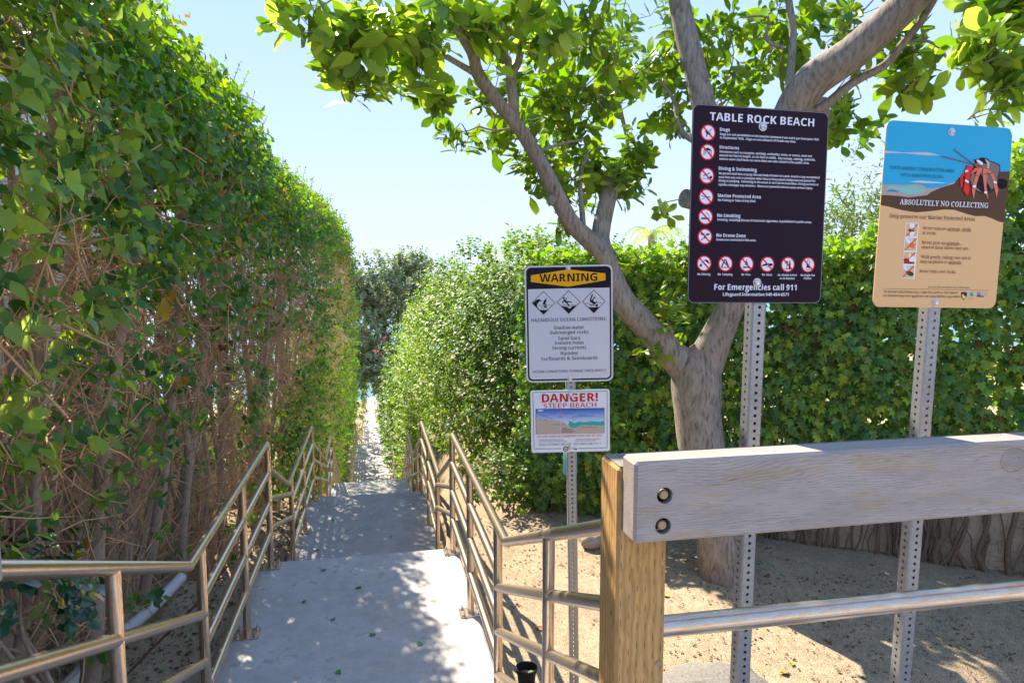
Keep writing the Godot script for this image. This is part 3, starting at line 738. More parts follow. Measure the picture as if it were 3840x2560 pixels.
var danger_print := [
	[1, Color8(60, 150, 145), "border_line", [-0.2003, 0.1579, 0.1979, 0.1561, 0.1979, 0.1595, -0.2003, 0.1612]],
	[1, Color8(60, 150, 145), "border_line", [0.1963, 0.1578, 0.1939, -0.1500, 0.1972, -0.1500, 0.1996, 0.1578]],
	[1, Color8(60, 150, 145), "border_line", [-0.1968, -0.1482, -0.0512, -0.1502, -0.0511, -0.1468, -0.1967, -0.1449]],
	[1, Color8(60, 150, 145), "border_line", [0.0414, -0.1512, 0.1956, -0.1517, 0.1956, -0.1484, 0.0414, -0.1479]],
	[1, Color8(60, 150, 145), "border_line", [-0.1999, 0.1595, -0.1984, -0.1466, -0.1950, -0.1465, -0.1965, 0.1596]],
	[1, Color8(60, 55, 60), "picture_frame", [-0.1855, 0.0698, 0.1832, 0.0673, 0.1819, -0.0692, -0.1863, -0.0666]],
	[3, Color8(190, 172, 155), "sand_print", [-0.1842, 0.0164, -0.0966, 0.0073, -0.0529, 0.0018, -0.0350, -0.0060, -0.0172, -0.0202, 0.0058, -0.0344, 0.0289, -0.0359, 0.0548, -0.0233, 0.0805, -0.0230, 0.1805, -0.0280, 0.1799, -0.0677, -0.1837, -0.0651]],
	[4, Color8(60, 170, 160), "sea_print", [-0.0144, -0.0048, -0.0040, 0.0002, 0.0113, -0.0063, 0.0215, -0.0115, 0.0474, -0.0028, 0.0756, -0.0081, 0.1116, -0.0020, 0.1500, -0.0074, 0.1809, -0.0025, 0.1805, -0.0280, 0.0805, -0.0230, 0.0548, -0.0233, 0.0289, -0.0354, 0.0058, -0.0337, -0.0120, -0.0207]],
	[4, Color8(235, 240, 245), "foam_print", [-0.0175, -0.0079, -0.0105, -0.0023, -0.0054, -0.0075, -0.0081, -0.0131, -0.0145, -0.0138]],
	[4, Color8(235, 240, 245), "cloud_print", [-0.1745, 0.0644, -0.1435, 0.0628, -0.1462, 0.0582, -0.1655, 0.0566, -0.1719, 0.0605]],
	[4, Color8(190, 110, 170), "berm_line", [-0.0540, 0.0659, -0.0507, 0.0659, -0.0518, 0.0236, -0.0541, 0.0236]],
	[4, Color8(220, 210, 215), "berm_line", [-0.0542, 0.0198, -0.0519, 0.0198, -0.0531, -0.0655, -0.0546, -0.0655]],
	[4, Color8(40, 45, 70), "pointer_line", [-0.1544, 0.0366, -0.0993, 0.0152, -0.0988, 0.0164, -0.1540, 0.0378]],
	[4, Color8(40, 45, 70), "pointer_line", [0.0446, 0.0324, 0.0037, 0.0156, 0.0042, 0.0144, 0.0450, 0.0312]],
	[4, Color8(40, 45, 70), "pointer_line", [0.0448, 0.0259, 0.0085, -0.0007, 0.0092, -0.0017, 0.0456, 0.0249]],
	[4, Color8(40, 45, 70), "pointer_line", [-0.1638, 0.0162, -0.1535, 0.0123, -0.1530, 0.0135, -0.1633, 0.0174]],
	[4, Color8(40, 45, 70), "pointer_line", [-0.1404, 0.0121, -0.1211, 0.0102, -0.1210, 0.0115, -0.1403, 0.0134]],
	[4, Color8(40, 45, 70), "pointer_line", [-0.1002, 0.0161, -0.0982, 0.0097, -0.0970, 0.0101, -0.0990, 0.0165]],
	[4, Color8(105, 95, 90), "caption_line", [-0.0478, -0.0376, -0.0187, -0.0379, -0.0187, -0.0358, -0.0478, -0.0356]],
	[4, Color8(105, 95, 90), "caption_line", [-0.0479, -0.0433, 0.0172, -0.0437, 0.0173, -0.0417, -0.0478, -0.0412]],
	[4, Color8(105, 95, 90), "caption_line", [-0.0479, -0.0489, 0.0069, -0.0493, 0.0069, -0.0473, -0.0479, -0.0469]],
	[4, Color8(105, 95, 90), "caption_line", [-0.0480, -0.0545, 0.0273, -0.0551, 0.0274, -0.0530, -0.0480, -0.0525]],
	[4, Color8(105, 95, 90), "caption_line", [-0.0481, -0.0602, 0.0080, -0.0606, 0.0080, -0.0585, -0.0481, -0.0581]],
	[4, Color8(70, 110, 180), "caption_line", [0.0453, 0.0320, 0.0890, 0.0316, 0.0890, 0.0339, 0.0454, 0.0343]],
	[4, Color8(70, 110, 180), "caption_line", [0.0452, 0.0248, 0.1218, 0.0242, 0.1218, 0.0265, 0.0452, 0.0271]],
	[2, Color8(60, 45, 45), "seal_print", [-0.0129, -0.1508, -0.0136, -0.1552, -0.0157, -0.1592, -0.0190, -0.1623, -0.0230, -0.1643, -0.0275, -0.1650, -0.0319, -0.1643, -0.0359, -0.1622, -0.0390, -0.1590, -0.0410, -0.1550, -0.0417, -0.1506, -0.0409, -0.1462, -0.0388, -0.1422, -0.0356, -0.1390, -0.0315, -0.1370, -0.0271, -0.1364, -0.0226, -0.1371, -0.0186, -0.1392, -0.0155, -0.1423, -0.0135, -0.1463]],
	[3, Color8(225, 205, 170), "seal_print", [-0.0175, -0.1508, -0.0181, -0.1541, -0.0199, -0.1570, -0.0225, -0.1591, -0.0257, -0.1603, -0.0291, -0.1603, -0.0323, -0.1591, -0.0348, -0.1569, -0.0365, -0.1540, -0.0370, -0.1506, -0.0364, -0.1473, -0.0347, -0.1444, -0.0320, -0.1422, -0.0288, -0.1411, -0.0254, -0.1411, -0.0223, -0.1423, -0.0197, -0.1445, -0.0180, -0.1474]],
	[4, Color8(150, 60, 50), "seal_print", [-0.0344, -0.1481, -0.0203, -0.1487, -0.0216, -0.1533, -0.0332, -0.1532]],
	[2, Color8(120, 120, 125), "logo_print", [0.0145, -0.1420, 0.0176, -0.1420, 0.0190, -0.1548, 0.0154, -0.1548]],
	[2, Color8(90, 90, 95), "logo_print", [0.0195, -0.1497, 0.0337, -0.1485, 0.0338, -0.1557, 0.0200, -0.1556]],
	[2, Color8(120, 120, 125), "logo_print", [0.0200, -0.1451, 0.0278, -0.1393, 0.0270, -0.1382, 0.0192, -0.1441]],
]
var danger_sky := [-0.1835, 0.0683, 0.1814, 0.0658, 0.1805, -0.028, -0.1842, -0.0254]
var tree_limbs := [
	["trunk", [2.674, -0.791, -4.660, 0.2790, 2.650, -0.656, -4.678, 0.2164, 2.611, -0.437, -4.707, 0.1894, 2.554, -0.100, -4.751, 0.1792, 2.482, 0.270, -4.802, 0.1725, 2.457, 0.539, -4.833, 0.1759, 2.442, 0.778, -4.839, 0.1887, 2.434, 0.930, -4.845, 0.1547, 2.442, 1.027, -4.853, 0.0975, 2.443, 1.081, -4.858, 0.0235]],
	["limb", [2.450, 0.742, -4.851, 0.1183, 2.349, 0.911, -4.878, 0.1248, 2.211, 1.048, -4.899, 0.1109, 2.038, 1.234, -4.921, 0.1003, 1.864, 1.418, -4.935, 0.0962, 1.764, 1.616, -4.936, 0.0889, 1.719, 1.747, -4.931, 0.0721, 1.585, 1.882, -4.946, 0.0668, 1.432, 2.023, -4.925, 0.0628, 1.257, 2.309, -4.858, 0.0565, 1.138, 2.494, -4.834, 0.0527, 1.017, 2.635, -4.768, 0.0485, 0.827, 2.801, -4.666, 0.0440, 0.700, 2.927, -4.573, 0.0400, 0.648, 3.021, -4.463, 0.0347, 0.501, 3.151, -4.309, 0.0278, 0.400, 3.224, -4.206, 0.0231, 0.283, 3.318, -4.043, 0.0171, 0.133, 3.363, -3.816, 0.0103]],
	["limb", [2.450, 0.742, -4.851, 0.1352, 2.517, 0.946, -4.837, 0.1414, 2.586, 1.144, -4.801, 0.1203, 2.639, 1.344, -4.731, 0.1054, 2.671, 1.584, -4.644, 0.1001, 2.690, 1.836, -4.560, 0.0981, 2.697, 2.193, -4.423, 0.1009, 2.742, 2.503, -4.313, 0.1071, 2.774, 2.727, -4.198, 0.1129, 2.835, 2.874, -4.069, 0.1153, 2.949, 2.977, -3.886, 0.1056, 3.087, 3.168, -3.654, 0.0976, 3.137, 3.293, -3.460, 0.0808, 3.179, 3.408, -3.201, 0.0571, 3.204, 3.406, -2.934, 0.0318]],
	["limb", [2.704, 1.837, -4.583, 0.0795, 2.623, 2.157, -4.656, 0.0831, 2.531, 2.548, -4.765, 0.0872, 2.454, 2.882, -4.866, 0.0864, 2.401, 3.182, -4.932, 0.0852, 2.356, 3.436, -4.992, 0.0823, 2.318, 3.687, -5.037, 0.0759, 2.233, 4.050, -5.024, 0.0587, 2.247, 4.338, -4.919, 0.0350]],
	["cut_stub", [2.494, 2.095, -4.703, 0.0707, 2.361, 2.138, -4.682, 0.0668, 2.214, 2.162, -4.649, 0.0659]],
	["cut_stub", [1.734, 1.741, -4.954, 0.0823, 1.717, 1.899, -5.051, 0.0702, 1.805, 2.218, -5.115, 0.0641, 1.869, 2.390, -5.170, 0.0613]],
	["branch", [1.554, 1.908, -4.955, 0.0228, 1.569, 2.060, -5.031, 0.0215, 1.578, 2.338, -5.122, 0.0167, 1.637, 2.548, -5.130, 0.0117]],
	["branch", [0.990, 2.657, -4.776, 0.0394, 0.977, 2.831, -4.769, 0.0377, 0.962, 2.983, -4.761, 0.0360, 1.020, 3.080, -4.785, 0.0256, 1.038, 3.261, -4.799, 0.0226, 0.922, 3.268, -4.692, 0.0176, 0.695, 3.378, -4.618, 0.0143, 0.564, 3.491, -4.525, 0.0097]],
	["branch", [0.966, 2.989, -4.761, 0.0255, 0.919, 3.115, -4.756, 0.0224, 0.881, 3.216, -4.748, 0.0223]],
	["branch", [0.703, 2.915, -4.572, 0.0228, 0.589, 2.958, -4.534, 0.0197, 0.460, 3.008, -4.500, 0.0180, 0.334, 3.006, -4.394, 0.0148, 0.227, 2.985, -4.349, 0.0119, 0.126, 2.904, -4.296, 0.0104, 0.034, 2.802, -4.240, 0.0077, -0.078, 2.770, -4.194, 0.0051]],
	["branch", [0.521, 3.117, -4.302, 0.0133, 0.354, 3.071, -4.200, 0.0103, 0.132, 2.952, -4.038, 0.0073, -0.057, 2.931, -3.944, 0.0059, -0.233, 2.953, -3.851, 0.0046]],
	["branch", [2.159, 2.775, -5.661, 0.0168, 2.102, 3.031, -5.698, 0.0186, 2.071, 3.157, -5.716, 0.0186, 2.150, 3.283, -5.712, 0.0168, 2.058, 3.435, -5.746, 0.0149, 1.951, 3.524, -5.776, 0.0130, 1.724, 3.710, -5.738, 0.0110]],
	["branch", [1.827, 2.155, -5.115, 0.0203, 2.059, 2.477, -5.448, 0.0198, 2.159, 2.775, -5.661, 0.0186]],
	["branch", [2.150, 3.283, -5.712, 0.0112, 2.352, 3.391, -5.784, 0.0095, 2.578, 3.580, -5.756, 0.0076]],
	["branch", [2.813, 2.709, -4.188, 0.0347, 2.891, 2.691, -4.105, 0.0314, 3.016, 2.825, -3.962, 0.0277, 3.127, 2.899, -3.816, 0.0256, 3.181, 2.998, -3.749, 0.0239, 3.229, 3.094, -3.683, 0.0222, 3.267, 3.204, -3.621, 0.0206, 3.315, 3.349, -3.560, 0.0152]],
	["branch", [3.194, 3.012, -3.748, 0.0106, 3.261, 3.011, -3.669, 0.0091, 3.310, 2.943, -3.587, 0.0077, 3.317, 2.821, -3.508, 0.0063, 3.379, 2.796, -3.493, 0.0038]],
	["branch", [2.780, 2.516, -4.372, 0.0302, 2.929, 2.941, -4.514, 0.0294, 3.044, 3.372, -4.663, 0.0286, 3.018, 3.610, -4.691, 0.0254, 3.018, 3.926, -4.722, 0.0159]],
	["branch", [2.500, 2.580, -4.775, 0.0291, 2.366, 2.622, -4.859, 0.0261, 2.329, 2.748, -5.009, 0.0201, 2.337, 2.973, -5.132, 0.0153, 2.288, 3.137, -5.260, 0.0104]],
	["branch", [2.974, 3.261, -4.666, 0.0159, 2.850, 3.325, -4.697, 0.0127, 2.832, 3.459, -4.649, 0.0094, 2.598, 3.435, -4.629, 0.0062]],
	["branch", [3.218, 3.410, -3.063, 0.0242, 3.153, 3.096, -2.980, 0.0151, 3.049, 2.899, -2.917, 0.0095, 2.964, 2.772, -2.922, 0.0064, 2.993, 2.667, -2.906, 0.0042]],
	["branch", [3.049, 2.899, -2.917, 0.0074, 3.098, 2.730, -2.890, 0.0053, 3.085, 2.582, -2.879, 0.0042]],
	["branch", [1.153, 2.479, -4.830, 0.0139, 1.372, 2.565, -4.925, 0.0111, 1.567, 2.622, -5.021, 0.0082]],
	["branch", [1.014, 2.641, -4.770, 0.0106, 0.860, 2.606, -4.771, 0.0075, 0.732, 2.622, -4.733, 0.0060]],
	["branch", [2.410, 0.862, -4.851, 0.0101, 2.296, 1.051, -4.851, 0.0084, 2.197, 1.254, -4.839, 0.0066, 2.141, 1.420, -4.840, 0.0049]],
	["branch", [3.064, 2.249, -4.550, 0.0286, 3.131, 2.522, -4.497, 0.0345, 3.170, 2.695, -4.441, 0.0403, 3.075, 2.810, -4.340, 0.0422]],
]
var tree_crown := [
	[-0.45, 2.98, -3.83, 0.17, 0.06, 0.20, 5, 1.00],
	[-0.23, 2.91, -3.91, 0.17, 0.09, 0.25, 8, 1.00],
	[-0.14, 2.80, -4.14, 0.17, 0.14, 0.20, 9, 1.10],
	[0.01, 2.98, -4.00, 0.26, 0.14, 0.30, 12, 1.10],
	[0.29, 3.05, -4.21, 0.28, 0.21, 0.30, 14, 1.00],
	[0.34, 2.85, -4.38, 0.13, 0.13, 0.20, 5, 1.00],
	[0.48, 2.74, -4.60, 0.14, 0.14, 0.20, 5, 1.00],
	[0.43, 2.55, -4.72, 0.07, 0.07, 0.10, 2, 0.85],
	[0.61, 2.56, -4.75, 0.12, 0.09, 0.15, 3, 0.80],
	[0.70, 3.14, -4.33, 0.32, 0.19, 0.35, 12, 1.10],
	[1.05, 3.21, -4.40, 0.30, 0.19, 0.35, 14, 1.15],
	[1.27, 3.09, -5.06, 0.26, 0.19, 0.30, 9, 1.10],
	[0.88, 2.95, -5.26, 0.18, 0.18, 0.30, 6, 1.00],
	[1.48, 2.94, -5.30, 0.20, 0.17, 0.30, 6, 1.10],
	[1.57, 3.42, -4.97, 0.25, 0.22, 0.40, 9, 1.00],
	[2.03, 3.52, -5.45, 0.28, 0.28, 0.40, 11, 1.00],
	[2.16, 3.22, -5.60, 0.22, 0.22, 0.30, 7, 1.00],
	[1.70, 3.24, -5.29, 0.20, 0.17, 0.40, 6, 1.00],
	[1.26, 2.51, -5.26, 0.19, 0.15, 0.25, 7, 0.90],
	[1.65, 2.63, -5.39, 0.26, 0.18, 0.30, 9, 0.95],
	[2.06, 2.57, -5.61, 0.22, 0.18, 0.30, 8, 0.95],
	[1.46, 2.30, -5.30, 0.19, 0.15, 0.25, 6, 0.90],
	[1.53, 2.02, -5.36, 0.12, 0.12, 0.20, 3, 0.80],
	[1.88, 2.34, -5.52, 0.18, 0.15, 0.30, 4, 1.00],
	[2.35, 3.70, -5.61, 0.18, 0.22, 0.40, 6, 1.00],
	[2.42, 3.25, -5.65, 0.17, 0.26, 0.40, 7, 0.90],
	[2.51, 2.98, -5.40, 0.14, 0.18, 0.30, 5, 0.90],
	[2.38, 2.69, -5.20, 0.09, 0.09, 0.20, 2, 0.80],
	[2.87, 3.52, -5.18, 0.24, 0.24, 0.40, 9, 1.00],
	[2.95, 3.20, -5.23, 0.28, 0.18, 0.40, 9, 0.90],
	[3.27, 3.66, -5.21, 0.28, 0.18, 0.50, 7, 1.00],
	[3.35, 3.38, -4.96, 0.20, 0.20, 0.40, 6, 1.00],
	[3.17, 3.10, -5.08, 0.21, 0.12, 0.30, 6, 0.90],
	[2.76, 3.03, -5.15, 0.14, 0.09, 0.30, 4, 0.80],
	[3.29, 3.48, -4.62, 0.19, 0.13, 0.40, 4, 1.00],
	[3.41, 3.18, -4.31, 0.14, 0.14, 0.30, 5, 1.00],
	[3.37, 2.97, -3.90, 0.17, 0.14, 0.25, 6, 1.10],
	[3.59, 2.90, -4.64, 0.18, 0.15, 0.30, 6, 0.95],
	[3.81, 2.77, -4.81, 0.17, 0.10, 0.30, 4, 0.80],
	[3.52, 2.75, -4.77, 0.08, 0.17, 0.20, 4, 0.90],
	[3.34, 3.18, -3.80, 0.13, 0.11, 0.25, 4, 1.00],
	[3.06, 2.86, -2.98, 0.15, 0.13, 0.25, 9, 1.00],
	[2.87, 2.74, -2.94, 0.11, 0.11, 0.20, 5, 1.00],
	[3.08, 2.56, -2.88, 0.07, 0.10, 0.20, 5, 0.90],
	[3.11, 2.98, -2.91, 0.13, 0.08, 0.20, 5, 1.00],
	[2.14, 2.06, -4.72, 0.09, 0.07, 0.15, 2, 0.70],
	[2.18, 1.42, -4.85, 0.15, 0.15, 0.15, 4, 0.90],
	[2.01, 1.09, -4.85, 0.10, 0.05, 0.10, 2, 0.80],
	[2.33, 1.08, -4.85, 0.10, 0.07, 0.10, 2, 0.80],
	[1.49, 2.75, -5.33, 0.21, 0.14, 0.30, 5, 1.00],
	[1.81, 2.91, -5.23, 0.20, 0.17, 0.30, 6, 1.00],
	[2.11, 2.74, -5.36, 0.14, 0.14, 0.25, 4, 0.90],
	[1.35, 2.81, -5.37, 0.15, 0.14, 0.30, 5, 1.00],
	[2.10, 2.31, -5.22, 0.10, 0.10, 0.20, 3, 0.90],
	[1.77, 2.16, -5.53, 0.13, 0.11, 0.20, 2, 0.80],
	[2.52, 3.41, -5.44, 0.14, 0.18, 0.40, 5, 1.00],
	[2.80, 3.41, -5.39, 0.14, 0.22, 0.30, 5, 0.90],
	[3.19, 3.37, -5.31, 0.18, 0.14, 0.30, 5, 0.90],
	[0.08, 2.75, -4.16, 0.13, 0.06, 0.20, 4, 1.00],
	[3.39, 2.81, -4.01, 0.11, 0.10, 0.20, 3, 1.00],
	[2.96, 2.62, -2.91, 0.08, 0.08, 0.20, 4, 0.90],
	[3.10, 2.47, -2.93, 0.06, 0.05, 0.15, 2, 0.90],
	[1.17, 2.60, -5.33, 0.15, 0.15, 0.30, 5, 0.95],
	[1.63, 2.41, -5.32, 0.17, 0.14, 0.30, 5, 0.95],
	[2.07, 2.36, -5.33, 0.14, 0.14, 0.30, 4, 0.95],
	[2.22, 2.62, -5.43, 0.14, 0.18, 0.30, 5, 0.95],
	[1.30, 2.29, -5.28, 0.14, 0.12, 0.25, 4, 0.90],
	[1.05, 2.71, -5.27, 0.13, 0.13, 0.20, 4, 1.00],
	[1.72, 3.27, -6.82, 0.48, 0.26, 0.60, 11, 0.90],  # added leaf cluster, set deep to throw shade on the soil
	[2.52, 3.45, -6.88, 0.45, 0.31, 0.60, 11, 0.90],  # likewise added for shade on the soil
	[2.13, 3.90, -7.01, 0.54, 0.31, 0.60, 9, 1.00],  # last of the clusters added to shade the soil
	[1.82, 2.39, -5.01, 0.13, 0.09, 0.12, 4, 0.90],
	[0.95, 3.32, -5.08, 0.19, 0.13, 0.30, 5, 1.00],
	[-0.19, 3.24, -4.00, 0.38, 0.09, 0.30, 5, 1.00],
	[0.70, 3.55, -4.50, 0.50, 0.14, 0.40, 8, 1.00],
	[2.03, 4.19, -5.31, 0.75, 0.34, 0.60, 14, 1.00],
	[3.14, 4.18, -4.98, 0.74, 0.33, 0.70, 14, 1.00],
	[3.56, 3.74, -3.94, 0.55, 0.25, 0.60, 11, 1.00],
	[3.49, 3.32, -3.13, 0.27, 0.21, 0.40, 6, 1.00],
	[1.81, 4.95, -5.74, 1.08, 0.43, 0.80, 11, 1.00],
	[3.38, 4.84, -5.10, 1.43, 0.44, 0.90, 19, 1.00],
	[2.88, 4.17, -6.88, 0.90, 0.45, 0.60, 12, 1.00],
	[4.74, 4.62, -6.34, 0.87, 0.65, 0.70, 14, 1.00],
	[4.71, 4.84, -4.83, 0.85, 0.51, 0.80, 11, 1.00],
	[3.18, 5.78, -6.16, 1.79, 0.48, 0.90, 17, 1.00],
	[4.91, 4.71, -5.70, 0.99, 0.80, 0.80, 14, 1.00],
]
# ---------------------------------------------------------------- setting
var steps_z := [3.0, -1.85, -3.2, -5.6, -6.75, -9.3, -11.5, -13.35, -18.9, -29.6, -35.0, -48.0, -54.0, -78.0, -100.0, -140.0]
var steps_y := [0.0, 0.0, -0.74, -0.76, -1.44, -1.46, -2.48, -2.52, -5.7, -5.72, -8.7, -8.7, -12.1, -12.1, -19.0, -28.0]

func slope(z: float) -> float:
	if z >= steps_z[0]:
		return steps_y[0]
	for i in steps_z.size() - 1:
		if z >= steps_z[i + 1]:
			return lerpf(steps_y[i], steps_y[i + 1], (z - steps_z[i]) / (steps_z[i + 1] - steps_z[i]))
	return steps_y[-1]

func ground_height(x: float, z: float) -> float:
	var g := slope(z)
	var bumps := 0.020 * noise.get_noise_2d(x * 14.0, z * 14.0) + 0.035 * noise.get_noise_2d(x * 3.0 + 50.0, z * 3.0)
	if x > 0.66:
		var bed := -0.78 + 0.06 * smoothstep(1.0, 3.0, x) if z < -3.2 else lerpf(-0.78, -0.05, smoothstep(-3.2, -1.5, z))
		bed -= maxf(0.0, -7.5 - z) * 0.10
		g = lerpf(g, maxf(g, bed), smoothstep(0.66, 1.6, x)) if z < -6.6 else bed
		if x > 2.2 and z < -4.0:
			g += 0.05 * exp(-Vector2(x - 2.66, z + 4.67).length_squared() * 4.0)
	elif x > -0.93:
		return g - 0.16
	else:
		g += 0.10 * smoothstep(-1.2, -2.4, x) - 0.04
	if z > -1.6:
		return minf(g, -0.03)
	return g + bumps

func grid_line(stops: Array) -> Array:
	var out := []
	for i in stops.size() - 1:
		var n := maxi(1, roundi(absf(stops[i + 1][0] - stops[i][0]) / stops[i][1]))
		for k in n:
			out.append(lerpf(stops[i][0], stops[i + 1][0], float(k) / n))
	out.append(stops[-1][0])
	return out

func make_ground() -> void:
	var xs := grid_line([[-70, 12], [-10, 2], [-4, 0.4], [-2.7, 0.1], [-0.94, 0.02], [-0.92, 0.5], [0.65, 0.02], [0.67, 0.08], [5.8, 0.6], [12, 6], [80, 1]])
	var zs := grid_line([[8, 2], [-1, 0.2], [-2.2, 0.08], [-7.4, 0.2], [-14, 0.5], [-30, 2], [-60, 5], [-140, 1]])
	var st := begin()
	st.set_smooth_group(0)
	for j in zs.size() - 1:
		for i in xs.size() - 1:
			var p := []
			for c in [[0, 0], [1, 0], [1, 1], [0, 1]]:
				var x: float = xs[i + c[0]]
				var z: float = zs[j + c[1]]
				p.append(Vector3(x, ground_height(x, z), z))
			for v: Vector3 in [p[0], p[2], p[1], p[0], p[3], p[2]]:
				st.set_uv(Vector2(v.x, v.z))
				st.add_vertex(v)
	st.index()
	st.generate_normals()
	var o := part("ground", st.commit(), mats.soil, self)
	tag(o, "sandy soil beds falling away beside the stairway", "", "", "structure")
	var sea := part("sea", box_mesh(Vector3(-4000, -40, -6000), Vector3(4000, -29, -139)), mats.sea, self)
	tag(sea, "blue sea far below the end of the stairway", "", "", "structure")

func make_stairway() -> void:
	var s := setting("stairway", "concrete stairway of long landings and short flights going down")
	# the upper pavement, then landings joined by flights: [z at the back, z at the front edge, height]
	part("pavement", box_mesh(Vector3(-5.0, -0.30, -1.86), Vector3(6.0, 0.0, 6.0), 0.01), mats.concrete, s)
	var landings := [[-1.5, -1.86, 0.0], [-3.2, -5.52, -0.66], [-6.62, -9.25, -1.34], [-11.35, -13.3, -2.37], [-18.8, -29.6, -5.6], [-34.9, -48.0, -8.6], [-53.9, -78.0, -12.0]]
	for i in range(1, landings.size()):
		var a = landings[i - 1]
		var b = landings[i]
		var drop: float = a[2] - b[2]
		var n := roundi(drop / 0.165)
		for k in range(1, n):
			var z0: float = lerpf(a[1], b[0], float(k - 1) / (n - 1))
			var z1: float = lerpf(a[1], b[0], float(k) / (n - 1))
			var y: float = a[2] - drop * k / n
			part("step", box_mesh(Vector3(-0.93, y - 0.32, z1 - 0.03), Vector3(0.66, y, z0 - 0.002), 0.012), mats.concrete, s)
		part("landing", box_mesh(Vector3(-0.93, b[2] - 0.34, b[1]), Vector3(0.66, b[2], b[0] - 0.032), 0.016), mats.concrete_worn if i % 2 == 0 else mats.concrete, s)

# ---------------------------------------------------------------- handrails
const GAP := 0.237
const PIPE := 0.0235

func base_plate(parent: Node, at: Vector3) -> void:
	var p := part("base_plate", box_mesh(Vector3(-0.075, 0, -0.065), Vector3(0.075, 0.011, 0.065), 0.002), mats.steel, parent, Transform3D(Basis.IDENTITY, at))
	for sx: float in [-1, 1]:
		for sz: float in [-1, 1]:
			var st := begin()
			add_tube(st, [Vector3(0, 0.011, 0), Vector3(0, 0.016, 0)], [0.013, 0.013], 10)
			add_tube(st, [Vector3(0, 0.0165, 0), Vector3(0, 0.028, 0)], [0.010, 0.010], 6)
			add_tube(st, [Vector3(0, 0.028, 0), Vector3(0, 0.043, 0)], [0.005, 0.005], 8)
			part("bolt", st.commit(), mats.bolt, p, Transform3D(Basis.IDENTITY, Vector3(sx * 0.053, 0, sz * 0.044)))

func rail_piece(called: String, parent: Node, x: float, za: float, ya: float, zb: float, yb: float, r := PIPE) -> void:
	part(called, pipe(Vector3(x, ya, za), Vector3(x, yb, zb), r), mats.steel, parent)

func post_piece(parent: Node, x: float, z: float, top: float, foot: float, plate: bool) -> void:
	part("post", pipe(Vector3(x, foot, z), Vector3(x, top - 0.004, z), PIPE), mats.steel, parent)
	if plate:
		base_plate(parent, Vector3(x, foot, z))

func make_handrail(x: float, upper_z: float, label: String) -> void:
	var h := thing("handrail", label, "handrail", Vector3.ZERO, "steel handrails of the stairway")
	# each landing: [corner where the rail levels out, its far end, height of rail, height of floor]
	var runs := [[-3.12, -5.42, 0.33, -0.66], [-6.58, -9.13, -0.35, -1.34], [-11.3, -13.1, -1.39, -2.37], [-18.7, -29.2, -4.62, -5.6], [-34.8, -47.6, -7.62, -8.6]]
	# upper flight, where the rail follows the steps
	var rise := 0.425
	var top_y: float = 0.33 + rise * (upper_z + 3.12)
	var side: float = x if x < 0 else 0.662
	var head := [Vector3(side, top_y, upper_z)]
	if x < 0:
		head.push_front(Vector3(x, top_y, upper_z + 0.5))
	var first := head.size()
	for i in runs.size():
		var r = runs[i]
		var path: Array = []
		if i == 0:
			path = head.duplicate()
		else:
			path = [Vector3(x, runs[i - 1][2] - GAP * 0.85, runs[i - 1][1])]
		path.append_array([Vector3(x, r[2], r[0]), Vector3(x, r[2], r[1] + 0.055), Vector3(x, r[2] - 0.012, r[1] + 0.018), Vector3(x, r[2] - 0.05, r[1])])
		var radii := []
		for p in path:
			radii.append(PIPE * 1.03)
		part("top_rail", tube_mesh(path, radii, 16), mats.steel, h)
		var start: float = r[0] - 0.22
		var length: float = start - r[1]
		var n := maxi(2, roundi(length / 1.05))
		for k in n + 1:
			post_piece(h, x, start - length * k / n, r[2], r[3], k > 0)
		for k in range(1, 4):
			rail_piece("lower_rail", h, x, start, r[2] - GAP * k, r[1], r[2] - GAP * k)
		if i > 0:
			var q = runs[i - 1]
			for k in range(1, 3):
				rail_piece("lower_rail", h, x, q[1], q[2] - GAP * (k + 0.85), start, r[2] - GAP * k + (r[0] - start) * 0.35)
			var mids := roundi((q[1] - r[0]) / 1.1) - 1
			for k in mids:
				var t := float(k + 1) / (mids + 1)
				var y := lerpf(q[2] - GAP * 0.85, r[2], t)
				post_piece(h, x, lerpf(q[1], r[0], t), y, y - 1.05, false)
	# lower rails and posts of the upper flight
	var zc: float = -3.12 - 0.22
	for k in range(1, 4):
		part("lower_rail", pipe(Vector3(side, top_y - GAP * k, upper_z), Vector3(x, 0.33 - rise * 0.22 - GAP * k, zc), PIPE), mats.steel, h)
	post_piece(h, x if x < 0 else 0.634, -2.28 if x < 0 else -2.42, 0.33 + rise * (3.12 - (2.28 if x < 0 else 2.42)), -0.4, false)
	if x < 0:
		post_piece(h, x, upper_z + 0.3, top_y, -0.02, true)
		for k in range(1, 4):
			rail_piece("lower_rail", h, x, upper_z + 0.5, top_y - GAP * k, upper_z, top_y - GAP * k)

# ---------------------------------------------------------------- wooden barrier
func counterbored_bolt(parent: Node, at: Vector3) -> void:
	var b := part("bolt_recess", lathe([[0.021, -0.020], [0.021, 0.001]], 20), mats.end_grain, parent, Transform3D(Basis(Vector3.RIGHT, PI / 2), at))
	part("bolt", lathe([[0.0125, -0.019], [0.0125, -0.007], [0.010, -0.004], [0.0, -0.003]], 14), mats.rust_bolt, b)

